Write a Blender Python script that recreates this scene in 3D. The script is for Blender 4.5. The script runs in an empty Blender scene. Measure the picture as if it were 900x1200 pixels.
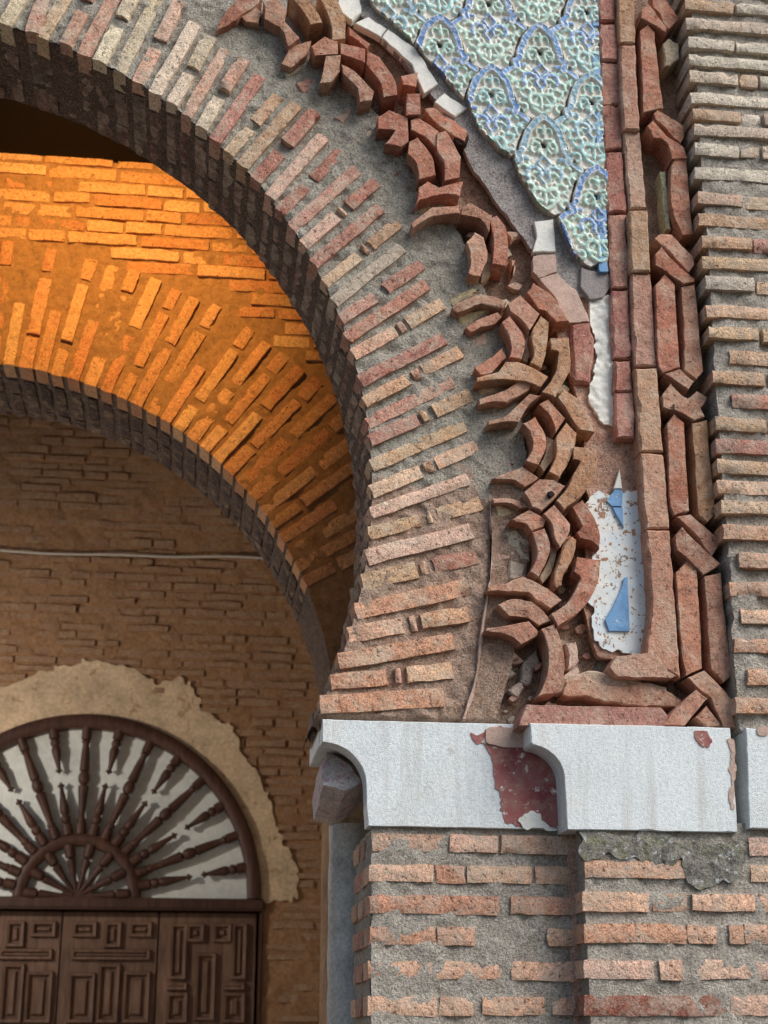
import bpy, bmesh, math, random
import numpy as np
from mathutils import Matrix, Vector

# ------------------------------------------------------------------ camera, sky, sun, exposure
F_PX = 1771.0; PITCH = math.radians(19.3); YAW = math.radians(7.2); DIST = 3.5; EYE = 1.6
scene = bpy.context.scene
COL = scene.collection
cam_data = bpy.data.cameras.new('camera')
cam = bpy.data.objects.new('camera', cam_data); COL.objects.link(cam); scene.camera = cam
cam.location = (0, -DIST, EYE)
cam.rotation_euler = (math.pi/2 + PITCH, 0, -YAW)
cam_data.sensor_fit = 'HORIZONTAL'; cam_data.sensor_width = 36.0
cam_data.lens = F_PX/900*36.0
cam_data.clip_start = 0.05; cam_data.clip_end = 3000
cam_data.dof.use_dof = True; cam_data.dof.focus_distance = 3.75; cam_data.dof.aperture_fstop = 8.0

SUN_EL = math.radians(44); SUN_AZ = math.radians(130)      # azimuth clockwise from +Y; the light comes over the viewer's right shoulder
world = bpy.data.worlds.new('World'); scene.world = world; world.use_nodes = True
wn = world.node_tree.nodes; wl = world.node_tree.links; wn.clear()
sky = wn.new('ShaderNodeTexSky'); sky.sky_type = 'NISHITA'; sky.sun_disc = False
sky.sun_elevation = SUN_EL; sky.sun_rotation = SUN_AZ; sky.air_density = 1.0; sky.dust_density = 1.6; sky.ozone_density = 0.6
bg = wn.new('ShaderNodeBackground'); bg.inputs['Strength'].default_value = 0.06
wo = wn.new('ShaderNodeOutputWorld'); wl.new(sky.outputs[0], bg.inputs[0]); wl.new(bg.outputs[0], wo.inputs[0])
sd = bpy.data.lights.new('sun', 'SUN'); sd.energy = 1.5; sd.angle = math.radians(45); sd.color = (1.0, 0.98, 0.95)
sun = bpy.data.objects.new('sun', sd); COL.objects.link(sun)
sdir = Vector((math.sin(SUN_AZ)*math.cos(SUN_EL), math.cos(SUN_AZ)*math.cos(SUN_EL), math.sin(SUN_EL)))
sun.rotation_euler = sdir.to_track_quat('Z', 'Y').to_euler(); sun.location = (2, -4, 8)
vs = scene.view_settings
vs.view_transform = 'Standard'; vs.look = 'None'; vs.gamma = 1.0; vs.use_curve_mapping = False
vs.exposure = 1.28
scene.cycles.max_bounces = 10; scene.cycles.diffuse_bounces = 6

# ------------------------------------------------------------------ helpers
rng = random.Random(7)
FW = np.array([math.sin(YAW)*math.cos(PITCH), math.cos(YAW)*math.cos(PITCH), math.sin(PITCH)])
RT = np.array([math.cos(YAW), -math.sin(YAW), 0.0]); UP = np.cross(RT, FW); CAM = np.array([0, -DIST, EYE])
def at(x, y, Y=0.0):
    """photo measurement (900x1200) -> point on the wall plane at depth Y"""
    d = FW*F_PX + RT*(x-450) + UP*(600-y)
    return CAM + d*((Y+DIST)/d[1])
def xz(x, y, Y=0.0):
    p = at(x, y, Y); return (p[0], p[2])
def lin(r, g, b):
    f = lambda c: (c/255/12.92) if c/255 <= 0.04045 else ((c/255+0.055)/1.055)**2.4
    return (f(r), f(g), f(b), 1.0)
def crop(x0, y0, s, pts): return [(x0+x/s, y0+y/s) for x, y in pts]
c1 = lambda *p: crop(230, 0, 3.6, p)
c2 = lambda *p: crop(420, 100, 3.6, p)
c3 = lambda *p: crop(500, 280, 3.6, p)
c4 = lambda *p: crop(540, 450, 3.6, p)
c5 = lambda *p: crop(540, 620, 3.6, p)
k6 = lambda *p: crop(680, 0, 4.0909, p)
k7 = lambda *p: crop(680, 240, 4.0909, p)
k8 = lambda *p: crop(680, 470, 4.0909, p)
k9 = lambda *p: crop(720, 640, 5.0, p)
tA = lambda *p: crop(400, 0, 2.8125, p)
dr = lambda *p: crop(0, 1040, 2.8125, p)

def _hash(ix, iy, iz, seed):
    h = (ix.astype(np.uint32)*np.uint32(374761393) + iy.astype(np.uint32)*np.uint32(668265263)
         + iz.astype(np.uint32)*np.uint32(2246822519) + np.uint32((seed*3266489917) & 0xffffffff))
    h = (h ^ (h >> np.uint32(13)))*np.uint32(1274126177)
    h = h ^ (h >> np.uint32(16))
    return h.astype(np.float64)/4294967295.0
def vnoise(P, seed=0):
    P = np.asarray(P, float); i = np.floor(P).astype(np.int64); f = P-i; f = f*f*(3-2*f)
    out = 0
    for dx in (0, 1):
        wx = f[:, 0] if dx else 1-f[:, 0]
        for dy in (0, 1):
            wy = f[:, 1] if dy else 1-f[:, 1]
            for dz in (0, 1):
                wz = f[:, 2] if dz else 1-f[:, 2]
                out = out + wx*wy*wz*_hash(i[:, 0]+dx, i[:, 1]+dy, i[:, 2]+dz, seed)
    return out*2-1
def fbm(P, scale, octv=3, seed=0, gain=0.55):
    P = np.asarray(P, float)*scale; a = 1.0; s = 0; n = 0
    for o in range(octv):
        s = s + a*vnoise(P*(2.03**o)+17.3*o, seed+o*31); n += a; a *= gain
    return s/n

def link(o, parent=None):
    COL.objects.link(o)
    if parent is not None: o.parent = parent
    return o
def mesh_obj(name, verts, faces, mat, parent=None, smooth=None, color=None):
    me = bpy.data.meshes.new(name)
    me.from_pydata([tuple(map(float, v)) for v in verts], [], [tuple(map(int, f)) for f in faces])
    if mat: me.materials.append(mat)
    if smooth is not None:
        me.polygons.foreach_set('use_smooth', [True]*len(me.polygons))
        if smooth < 180: me.set_sharp_from_angle(angle=math.radians(smooth))
    me.update()
    o = bpy.data.objects.new(name, me)
    if color: o.color = color
    return link(o, parent)
def thing(name, label, cat, loc=(0, 0, 0), group=None):
    e = bpy.data.objects.new(name, None); e.empty_display_size = 0.1; e.location = loc
    COL.objects.link(e); tag(e, label, cat, group); return e
def tag(o, label, cat, group=None):
    o['label'] = label; o['category'] = cat; o['kind'] = 'thing'
    if group: o['group'] = group
    return o
def structure(o): o['kind'] = 'structure'; return o
def stuff(o): o['kind'] = 'stuff'; return o

# ------------------------------------------------------------------ materials
class Mat:
    def __init__(s, name, rough=0.9, spec=0.25):
        s.m = bpy.data.materials.new(name); s.m.use_nodes = True; s.nt = s.m.node_tree
        s.b = s.nt.nodes['Principled BSDF']; s.b.inputs['Roughness'].default_value = rough
        s.b.inputs['Specular IOR Level'].default_value = spec
        s.geo = s.nt.nodes.new('ShaderNodeNewGeometry'); s.pos = s.geo.outputs['Position']
    def n(s, t, **k):
        x = s.nt.nodes.new(t)
        for a, v in k.items():
            if a.startswith('i_'): x.inputs[a[2:].replace('_', ' ')].default_value = v
            else: setattr(x, a, v)
        return x
    def l(s, a, b): s.nt.links.new(a, b)
    def noise(s, scale, detail=4, rough=0.6, vec=None, dist=0.0):
        x = s.n('ShaderNodeTexNoise'); x.inputs['Scale'].default_value = scale; x.inputs['Detail'].default_value = detail
        x.inputs['Roughness'].default_value = rough; x.inputs['Distortion'].default_value = dist
        s.l(vec or s.pos, x.inputs['Vector']); return x.outputs['Fac']
    def voro(s, scale, feature='F1', vec=None):
        x = s.n('ShaderNodeTexVoronoi', feature=feature); x.inputs['Scale'].default_value = scale
        s.l(vec or s.pos, x.inputs['Vector']); return x
    def ramp(s, fac, stops, interp='LINEAR'):
        r = s.n('ShaderNodeValToRGB'); r.color_ramp.interpolation = interp
        e = r.color_ramp.elements
        while len(e) < len(stops): e.new(0.5)
        for el, (p, c) in zip(e, stops):
            el.position = p; el.color = c if not isinstance(c, (int, float)) else (c, c, c, 1)
        s.l(fac, r.inputs[0]); return r.outputs[0]
    def mix(s, fac, a, b, mode='MIX'):
        x = s.n('ShaderNodeMix', data_type='RGBA', blend_type=mode)
        for sock, v in ((x.inputs[0], fac), (x.inputs[6], a), (x.inputs[7], b)):
            if hasattr(v, 'is_linked') or hasattr(v, 'links'): s.l(v, sock)
            else: sock.default_value = v
        return x.outputs[2]
    def math(s, op, a, b=0.0):
        x = s.n('ShaderNodeMath', operation=op)
        for sock, v in ((x.inputs[0], a), (x.inputs[1], b)):
            if hasattr(v, 'links'): s.l(v, sock)
            else: sock.default_value = v
        return x.outputs[0]
    def bump(s, h, dist=0.004, strength=1.0, prev=None):
        x = s.n('ShaderNodeBump'); x.inputs['Distance'].default_value = dist; x.inputs['Strength'].default_value = strength
        s.l(h, x.inputs['Height'])
        if prev: s.l(prev, x.inputs['Normal'])
        return x.outputs[0]
    def done(s, col, normal=None):
        if hasattr(col, 'links'): s.l(col, s.b.inputs['Base Color'])
        else: s.b.inputs['Base Color'].default_value = col
        if normal: s.l(normal, s.b.inputs['Normal'])
        return s.m

def brick_material(name, lime=0.62, sat=0.95, grain=1.0, limecol=lin(205, 190, 165), rough_amt=0.0035, dirt=0.75):
    m = Mat(name, 0.92, 0.2)
    oc = m.n('ShaderNodeObjectInfo').outputs['Color']
    n1 = m.noise(9, 5, 0.65); n2 = m.noise(55, 4, 0.7); n3 = m.noise(260, 3, 0.7)
    c = m.mix(m.ramp(n1, [(0.3, 0), (0.7, 1)]), oc, m.mix(1.0, oc, (1.08, 1.03, 0.97, 1), 'MULTIPLY'))
    c = m.mix(1.0, c, m.ramp(n2, [(0.33, dirt), (0.5, 0.98), (0.66, 1.16)]), 'MULTIPLY')
    c = m.mix(1.0, c, m.ramp(n3, [(0.36, 1-0.48*grain), (0.5, 1.0), (0.64, 1+0.4*grain)]), 'MULTIPLY')
    smear = m.math('MULTIPLY', m.ramp(m.noise(16, 6, 0.72, dist=0.6), [(lime-0.13, 0), (lime+0.04, 1)]), m.ramp(m.noise(140, 3, 0.7), [(0.3, 0.15), (0.6, 1)]))
    c = m.mix(m.math('MULTIPLY', smear, 0.75), c, limecol)
    c = m.mix(m.ramp(m.noise(170, 3, 0.6), [(0.64, 0), (0.68, 0.7)]), c, limecol)
    pits = m.ramp(m.noise(110, 3, 0.6), [(0.31, 1), (0.36, 0)])
    c = m.mix(m.math('MULTIPLY', pits, 0.2+0.35*grain), c, (0.05, 0.03, 0.025, 1))
    h = m.math('ADD', m.math('MULTIPLY', n2, 1.0), m.math('MULTIPLY', n3, 0.4))
    h = m.math('SUBTRACT', h, m.math('MULTIPLY', pits, 0.5))
    h = m.math('ADD', h, m.math('MULTIPLY', m.noise(18, 3), 1.4))
    hs = m.n('ShaderNodeHueSaturation'); hs.inputs['Saturation'].default_value = sat; m.l(c, hs.inputs['Color'])
    return m.done(hs.outputs[0], m.bump(h, rough_amt, 1.0))

def mortar_material(name, light, mid, dark, patch=None, patch_z=None, amt=0.009):
    m = Mat(name, 0.96, 0.15)
    n1 = m.noise(150, 4, 0.75); n2 = m.noise(28, 5, 0.7); n3 = m.noise(380, 2, 0.6)
    c = m.ramp(n2, [(0.38, mid), (0.6, light)])
    if patch:
        sep = m.n('ShaderNodeSeparateXYZ'); m.l(m.pos, sep.inputs[0])
        f = m.math('ADD', m.math('MULTIPLY', m.math('SUBTRACT', patch_z, sep.outputs[2]), 6.0), m.math('MULTIPLY', m.math('SUBTRACT', m.noise(7, 4, 0.6), 0.5), 3.0))
        f = m.ramp(f, [(0.0, 0), (0.22, 1)])
        c = m.mix(f, c, m.ramp(n2, [(0.32, patch[1]), (0.62, patch[0])]))
    c = m.mix(1.0, c, m.ramp(n1, [(0.36, 0.62), (0.5, 1.06), (0.64, 1.36)]), 'MULTIPLY')
    v = m.voro(190)
    grains = m.ramp(v.outputs['Distance'], [(0.0, 1), (0.32, 1), (0.42, 0)])
    pick = m.ramp(m.n('ShaderNodeSeparateColor').outputs[0] if False else v.outputs['Color'], [(0.55, 0), (0.62, 1)])
    gm = m.math('MULTIPLY', grains, pick)
    c = m.mix(m.math('MULTIPLY', gm, 0.6), c, lin(218, 212, 200))
    c = m.mix(m.math('MULTIPLY', m.ramp(m.noise(210, 3, 0.65), [(0.34, 1), (0.4, 0)]), 0.85), c, dark)
    h = m.math('ADD', m.math('MULTIPLY', n1, 2.6), m.math('MULTIPLY', n3, 0.9))
    h = m.math('ADD', h, m.math('MULTIPLY', gm, 0.6))
    return m.done(c, m.bump(h, amt, 1.0))

def plain_stone(name, col, var=0.15, scale=30, amt=0.002, rough=0.9, speck=None):
    m = Mat(name, rough, 0.25)
    n1 = m.noise(scale, 5, 0.65); n2 = m.noise(scale*8, 3, 0.7)
    c = m.mix(1.0, col, m.ramp(n1, [(0.3, 1-var*1.6), (0.5, 1.0), (0.7, 1+var)]), 'MULTIPLY')
    c = m.mix(1.0, c, m.ramp(n2, [(0.3, 1-var), (0.7, 1+var)]), 'MULTIPLY')
    if speck:
        c = m.mix(m.ramp(m.noise(scale*1.7, 5, 0.75, dist=0.5), [(speck[1]-0.04, 0), (speck[1]+0.03, 1)]), c, speck[0])
    return m.done(c, m.bump(m.math('ADD', n1, m.math('MULTIPLY', n2, 0.6)), amt, 1.0))

M_BRICK = brick_material('worn_brick', lime=0.585, sat=0.92, rough_amt=0.005, dirt=0.68)
M_STRAP = brick_material('carved_terracotta', lime=0.605, sat=0.9, grain=0.5, limecol=lin(204, 180, 154), rough_amt=0.005, dirt=0.74)
M_FADED = brick_material('faded_brick', lime=0.545, sat=0.9, limecol=lin(186, 170, 150), rough_amt=0.006, dirt=0.66)
M_MORTAR = mortar_material('coarse_lime_mortar', lin(218, 209, 192), lin(196, 185, 168), lin(116, 104, 92),
                           patch=(lin(222, 190, 166), lin(204, 166, 142)), patch_z=2.93)
M_MORTAR_W = mortar_material('coarse_wall_mortar', lin(222, 212, 197), lin(198, 186, 170), lin(118, 108, 98))
M_SOFFIT_SHADE = mortar_material('soffit_shade_mortar', lin(136, 114, 100), lin(112, 92, 80), lin(72, 56, 48), amt=0.005)  # soffit mortar, the underside's shade put into its colour
M_PINK = mortar_material('pink_plaster', lin(210, 170, 148), lin(186, 142, 120), lin(110, 74, 60), amt=0.004)
M_RUBBLE = mortar_material('rubble_bed', lin(196, 166, 144), lin(166, 132, 110), lin(84, 60, 48), amt=0.006)
M_CEMENT = mortar_material('grey_cement', lin(172, 166, 160), lin(142, 132, 128), lin(88, 80, 76), amt=0.0025)
M_INNER = brick_material('inner_brick', lime=0.62, sat=0.95, limecol=lin(190, 160, 115), rough_amt=0.004)
M_INNER_MORTAR = plain_stone('inner_mortar', lin(168, 126, 90), 0.2, 34, 0.006, 0.95, (lin(186, 146, 106), 0.6))
def lichen_material():
    m = Mat('lichen_mortar', 0.95, 0.15)
    n1 = m.noise(130, 4, 0.75); n2 = m.noise(20, 4, 0.65)
    c = m.ramp(n2, [(0.36, lin(104, 100, 92)), (0.5, lin(142, 136, 126)), (0.62, lin(128, 128, 104))])
    c = m.mix(1.0, c, m.ramp(n1, [(0.36, 0.5), (0.5, 1.0), (0.64, 1.3)]), 'MULTIPLY')
    c = m.mix(m.ramp(m.noise(70, 5, 0.75), [(0.58, 0), (0.62, 0.9)]), c, lin(200, 204, 204))
    return m.done(c, m.bump(n1, 0.008))
M_MOSS = lichen_material()

def marble_material():
    m = Mat('speckled_white_marble', 0.55, 0.4)
    n1 = m.noise(420, 2, 0.6); n2 = m.noise(130, 4, 0.7); n3 = m.noise(8, 4, 0.6)
    c = m.ramp(n2, [(0.38, lin(206, 212, 211)), (0.56, lin(228, 231, 229))])
    c = m.mix(m.ramp(m.noise(300, 3, 0.7), [(0.36, 0.55), (0.44, 0)]), c, lin(160, 166, 166))
    c = m.mix(m.ramp(m.noise(60, 5, 0.8), [(0.68, 0), (0.74, 0.6)]), c, lin(196, 180, 150))
    c = m.mix(1.0, c, m.ramp(n3, [(0.3, 0.93), (0.7, 1.05)]), 'MULTIPLY')
    c = m.mix(m.ramp(m.noise(5, 6, 0.7, dist=0.4), [(0.52, 0), (0.72, 0.35)]), c, lin(206, 194, 172))
    c = m.mix(m.ramp(m.noise(22, 6, 0.8), [(0.62, 0), (0.68, 0.55)]), c, lin(160, 148, 132))
    mp = m.n('ShaderNodeMapping'); mp.inputs['Scale'].default_value = (1, 1, 0.08); m.l(m.pos, mp.inputs['Vector'])
    c = m.mix(m.ramp(m.noise(34, 4, 0.6, mp.outputs[0]), [(0.52, 0), (0.7, 0.45)]), c, lin(180, 174, 162))
    return m.done(c, m.bump(m.math('ADD', n1, n2), 0.0016, 1.0))
M_MARBLE = marble_material()
M_BROKEN = plain_stone('broken_marble', lin(212, 200, 192), 0.22, 26, 0.006, 0.85, (lin(196, 150, 158), 0.56))
M_COLUMN = plain_stone('grey_marble', lin(184, 181, 172), 0.2, 14, 0.002, 0.6, (lin(190, 190, 184), 0.62))
M_WHITE = plain_stone('white_inlay', lin(228, 225, 214), 0.08, 20, 0.0015, 0.7, (lin(190, 170, 140), 0.7))
M_ROSE = plain_stone('rose_stone', lin(190, 162, 146), 0.14, 30, 0.002, 0.85)
M_BLUE = plain_stone('blue_glazed_inlay', lin(116, 158, 198), 0.1, 26, 0.0008, 0.3, (lin(214, 216, 208), 0.66))
M_GREYSTONE = plain_stone('grey_stone', lin(150, 142, 138), 0.15, 24, 0.003, 0.9)
def red_paint_material():
    m = Mat('flaking_red_paint', 0.85, 0.25)
    c = m.ramp(m.noise(14, 4, 0.6), [(0.35, lin(160, 104, 98)), (0.65, lin(138, 72, 72))])
    c = m.mix(m.ramp(m.noise(26, 5, 0.7, dist=0.8), [(0.46, 0), (0.62, 0.8)]), c, lin(156, 118, 106))
    c = m.mix(m.ramp(m.noise(48, 7, 0.8), [(0.575, 0), (0.595, 1)]), c, lin(216, 206, 194))
    return m.done(c, m.bump(m.noise(90, 4, 0.7), 0.002))
M_REDPAINT = red_paint_material()
def flaking_white():
    m = Mat('flaking_white_plaster', 0.8, 0.25)
    wob = m.n('ShaderNodeVectorMath', operation='ADD'); nz = m.n('ShaderNodeTexNoise'); nz.inputs['Scale'].default_value = 90; m.l(m.pos, nz.inputs['Vector'])
    sc = m.n('ShaderNodeVectorMath', operation='SCALE'); sc.inputs['Scale'].default_value = 0.022; m.l(nz.outputs['Color'], sc.inputs[0])
    m.l(m.pos, wob.inputs[0]); m.l(sc.outputs[0], wob.inputs[1])
    def spots(scale, size, share):
        v = m.voro(scale, vec=wob.outputs[0]); sp = m.n('ShaderNodeSeparateColor'); m.l(v.outputs['Color'], sp.inputs[0])
        rad = m.math('MULTIPLY', sp.outputs[1], size)
        return m.math('MULTIPLY', m.math('LESS_THAN', v.outputs['Distance'], rad), m.math('LESS_THAN', sp.outputs[0], share))
    f = m.math('MAXIMUM', spots(48, 0.55, 0.42), m.math('MAXIMUM', spots(120, 0.5, 0.45), m.ramp(m.noise(11, 6, 0.75), [(0.6, 0), (0.62, 1)])))
    c = m.mix(m.ramp(m.noise(9, 3), [(0.35, 0), (0.65, 1)]), lin(214, 226, 232), lin(226, 224, 214))
    c = m.mix(f, c, m.ramp(m.noise(60, 4), [(0.3, lin(150, 112, 84)), (0.7, lin(188, 150, 120))]))
    return m.done(c, m.bump(m.math('SUBTRACT', 1.0, f), 0.003))
M_FLAKE = flaking_white()
def glaze_material():
    m = Mat('relief_glaze', 0.24, 0.5)
    a = m.n('ShaderNodeVertexColor', layer_name='glaze').outputs['Color']
    n = m.noise(120, 5, 0.7)
    c = m.mix(m.ramp(n, [(0.54, 0), (0.64, 0.8)]), a, lin(216, 210, 194))
    c = m.mix(m.ramp(m.noise(38, 5, 0.7), [(0.56, 0), (0.64, 0.4)]), c, lin(224, 219, 205))
    c = m.mix(m.ramp(m.noise(30, 6, 0.75), [(0.62, 0), (0.68, 0.5)]), c, lin(160, 138, 112))
    c = m.mix(1.0, c, m.ramp(m.noise(20, 3), [(0.3, 0.85), (0.7, 1.08)]), 'MULTIPLY')
    return m.done(c, m.bump(n, 0.0015))
M_GLAZE = glaze_material()
def wood_material(name, a, b, rough=0.6):
    m = Mat(name, rough, 0.3)
    mp = m.n('ShaderNodeMapping'); mp.inputs['Scale'].default_value = (14, 14, 1.6); m.l(m.pos, mp.inputs['Vector'])
    n = m.noise(3, 5, 0.65, mp.outputs[0]); 
    c = m.ramp(n, [(0.3, a), (0.7, b)])
    c = m.mix(1.0, c, m.ramp(m.noise(4, 3), [(0.3, 0.8), (0.7, 1.15)]), 'MULTIPLY')
    return m.done(c, m.bump(n, 0.002))
M_WOOD = wood_material('old_brown_wood', lin(96, 70, 56), lin(144, 110, 88))
M_DARKWOOD = wood_material('dark_turned_wood', lin(60, 38, 30), lin(96, 64, 48), 0.5)
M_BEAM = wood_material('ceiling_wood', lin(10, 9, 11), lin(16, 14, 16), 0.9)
M_PANEL = plain_stone('fanlight_board', lin(232, 232, 222), 0.08, 3, 0.001, 0.6)
M_PLASTER = plain_stone('tan_plaster', lin(214, 184, 148), 0.18, 5, 0.003, 0.95, (lin(170, 130, 92), 0.62))
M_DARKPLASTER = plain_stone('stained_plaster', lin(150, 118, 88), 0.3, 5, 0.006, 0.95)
M_CABLE = plain_stone('white_cable', lin(214, 206, 192), 0.05, 10, 0.0002, 0.6)
M_PAVING = plain_stone('dark_paving', lin(76, 72, 68), 0.12, 2, 0.002, 0.9)
M_FLOOR = plain_stone('pale_floor', lin(222, 214, 198), 0.08, 3, 0.001, 0.7)
M_HOLE = plain_stone('hole_shade', lin(48, 36, 32), 0.1, 30, 0.001, 0.95)  # dark colour that paints the shade inside an open hole
M_METAL = plain_stone('black_metal', lin(42, 42, 44), 0.1, 20, 0.0005, 0.4)

# palettes of brick colours
P_RED = [lin(174, 122, 102), lin(166, 112, 92), lin(182, 134, 114), lin(158, 104, 86)]
P_TAN = [lin(190, 154, 118), lin(198, 166, 132), lin(182, 144, 110)]
P_BEIGE = [lin(208, 186, 154), lin(200, 178, 148), lin(214, 194, 166)]
P_PINK = [lin(194, 152, 126), lin(186, 142, 116), lin(202, 164, 140)]
P_ORANGE = [lin(194, 146, 112), lin(184, 132, 100), lin(202, 158, 126)]
P_GREY = [lin(176, 158, 138), lin(166, 150, 132)]
def pick(p):
    c = rng.choice(p); k = rng.uniform(1.02, 1.22); return (c[0]*k, c[1]*k*rng.uniform(.96, 1.04), c[2]*k, 1)

# ------------------------------------------------------------------ brick meshes (shared)
def brick_mesh(name, L, H, Dp, seed, mat, wear=1.0):
    """unit brick: x length, y 0 (face) .. 1 (back), z height; noise made at the real size L x Dp x H"""
    nx = max(4, int(L/0.018)); nz = 4
    xs = np.linspace(-.5, .5, nx+1)*L; zs = np.linspace(-.5, .5, nz+1)*H
    ys = [0.0, 0.006, 0.03, Dp]
    V = []; idx = {}; F = []
    def vid(i, j, k):
        key = (i, j, k)
        if key not in idx: idx[key] = len(V); V.append((xs[i], ys[j], zs[k]))
        return idx[key]
    ny = len(ys)-1
    for i in range(nx):
        for k in range(nz):
            F.append((vid(i, 0, k), vid(i+1, 0, k), vid(i+1, 0, k+1), vid(i, 0, k+1)))
    for i in range(nx):
        for j in range(ny):
            F.append((vid(i, j, 0), vid(i, j+1, 0), vid(i+1, j+1, 0), vid(i+1, j, 0)))
            F.append((vid(i, j, nz), vid(i+1, j, nz), vid(i+1, j+1, nz), vid(i, j+1, nz)))
    for k in range(nz):
        for j in range(ny):
            F.append((vid(0, j, k), vid(0, j, k+1), vid(0, j+1, k+1), vid(0, j+1, k)))
            F.append((vid(nx, j, k), vid(nx, j+1, k), vid(nx, j+1, k+1), vid(nx, j, k+1)))
    V = np.array(V); P = V.copy()
    fx = np.abs(V[:, 0])/(L/2); fz = np.abs(V[:, 2])/(H/2); front = V[:, 1] < 0.001
    # rounded arrises on the face
    P[front, 1] += 0.0016*wear*(fz[front] > .95) + 0.0016*wear*(fx[front] > .98)
    n = fbm(V+seed*3.7, 38, 3, seed); n2 = fbm(V+seed*5.1, 14, 2, seed+9)
    P[:, 1] += np.where(front, (n*0.0035+n2*0.003)*wear, 0)
    P[:, 2] += (fbm(np.c_[V[:, 0], V[:, 1]*.5, np.sign(V[:, 2])*.3]+seed, 24, 3, seed+3)*0.0026)*wear*(fz > 0.6)
    P[:, 0] += (fbm(np.c_[np.sign(V[:, 0])*.3, V[:, 1]*.5, V[:, 2]]+seed, 40, 2, seed+5)*0.0045)*wear*(fx > 0.95)
    # knocked-off corners
    r = random.Random(seed)
    for q in range(r.randint(0, 2)):
        cx = r.choice((-1, 1))*L/2*r.uniform(0.6, 1.0); cz = r.choice((-1, 1))*H/2; rad = r.uniform(0.01, 0.022)*wear
        d = np.hypot(P[:, 0]-cx, (P[:, 2]-cz)*1.2); w = np.clip(1-d/rad, 0, 1)*(V[:, 1] < 0.02)
        P[:, 1] += w*0.010; P[:, 2] -= w*np.sign(cz)*0.004
    P = P/np.array([L, Dp, H])
    me = bpy.data.meshes.new(name); me.from_pydata([tuple(v) for v in P.tolist()], [], F)
    me.materials.append(mat); me.polygons.foreach_set('use_smooth', [True]*len(me.polygons))
    me.set_sharp_from_angle(angle=math.radians(30)); me.update(); return me
VAR = {}
def variants(mat, kind):
    key = (mat.name, kind)
    if key not in VAR:
        L = {'long': 0.27, 'half': 0.14, 'bit': 0.05}[kind]
        VAR[key] = [brick_mesh('brick_'+kind, L, 0.034, 0.12, 11+i*7+len(VAR)*101, mat) for i in range(9)]
    return VAR[key]
def put_brick(center, ax, ay, az, size, parent, mat, color, name='brick'):
    L, Dp, H = size
    kind = 'long' if L > 0.2 else 'half' if L > 0.08 else 'bit'
    o = bpy.data.objects.new(name, rng.choice(variants(mat, kind)))
    flip = rng.choice((1, -1))
    X = Vector(ax)*L*flip; Yv = Vector(ay)*Dp; Z = Vector(az)*H*flip
    M = Matrix.Identity(4)
    for r in range(3): M[r][0], M[r][1], M[r][2], M[r][3] = X[r], Yv[r], Z[r], center[r]
    COL.objects.link(o)
    o.parent = parent
    if parent is not None: M = Matrix.Translation(-Vector(parent.location)) @ M if parent.parent is None else M
    o.matrix_basis = M
    o.color = color; return o
def face_brick(p0, p1, H, Yf, parent, mat, color, depth=0.12, name='brick', tilt=0.0):
    """brick whose face runs from p0 to p1 (x, z) on the plane Yf"""
    dx, dz = p1[0]-p0[0], p1[1]-p0[1]; L = math.hypot(dx, dz); ux, uz = dx/L, dz/L
    return put_brick(((p0[0]+p1[0])/2, Yf, (p0[1]+p1[1])/2), (ux, 0, uz), (0, 1, 0), (-uz, 0, ux), (L, depth, H), parent, mat, color, name)

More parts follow.
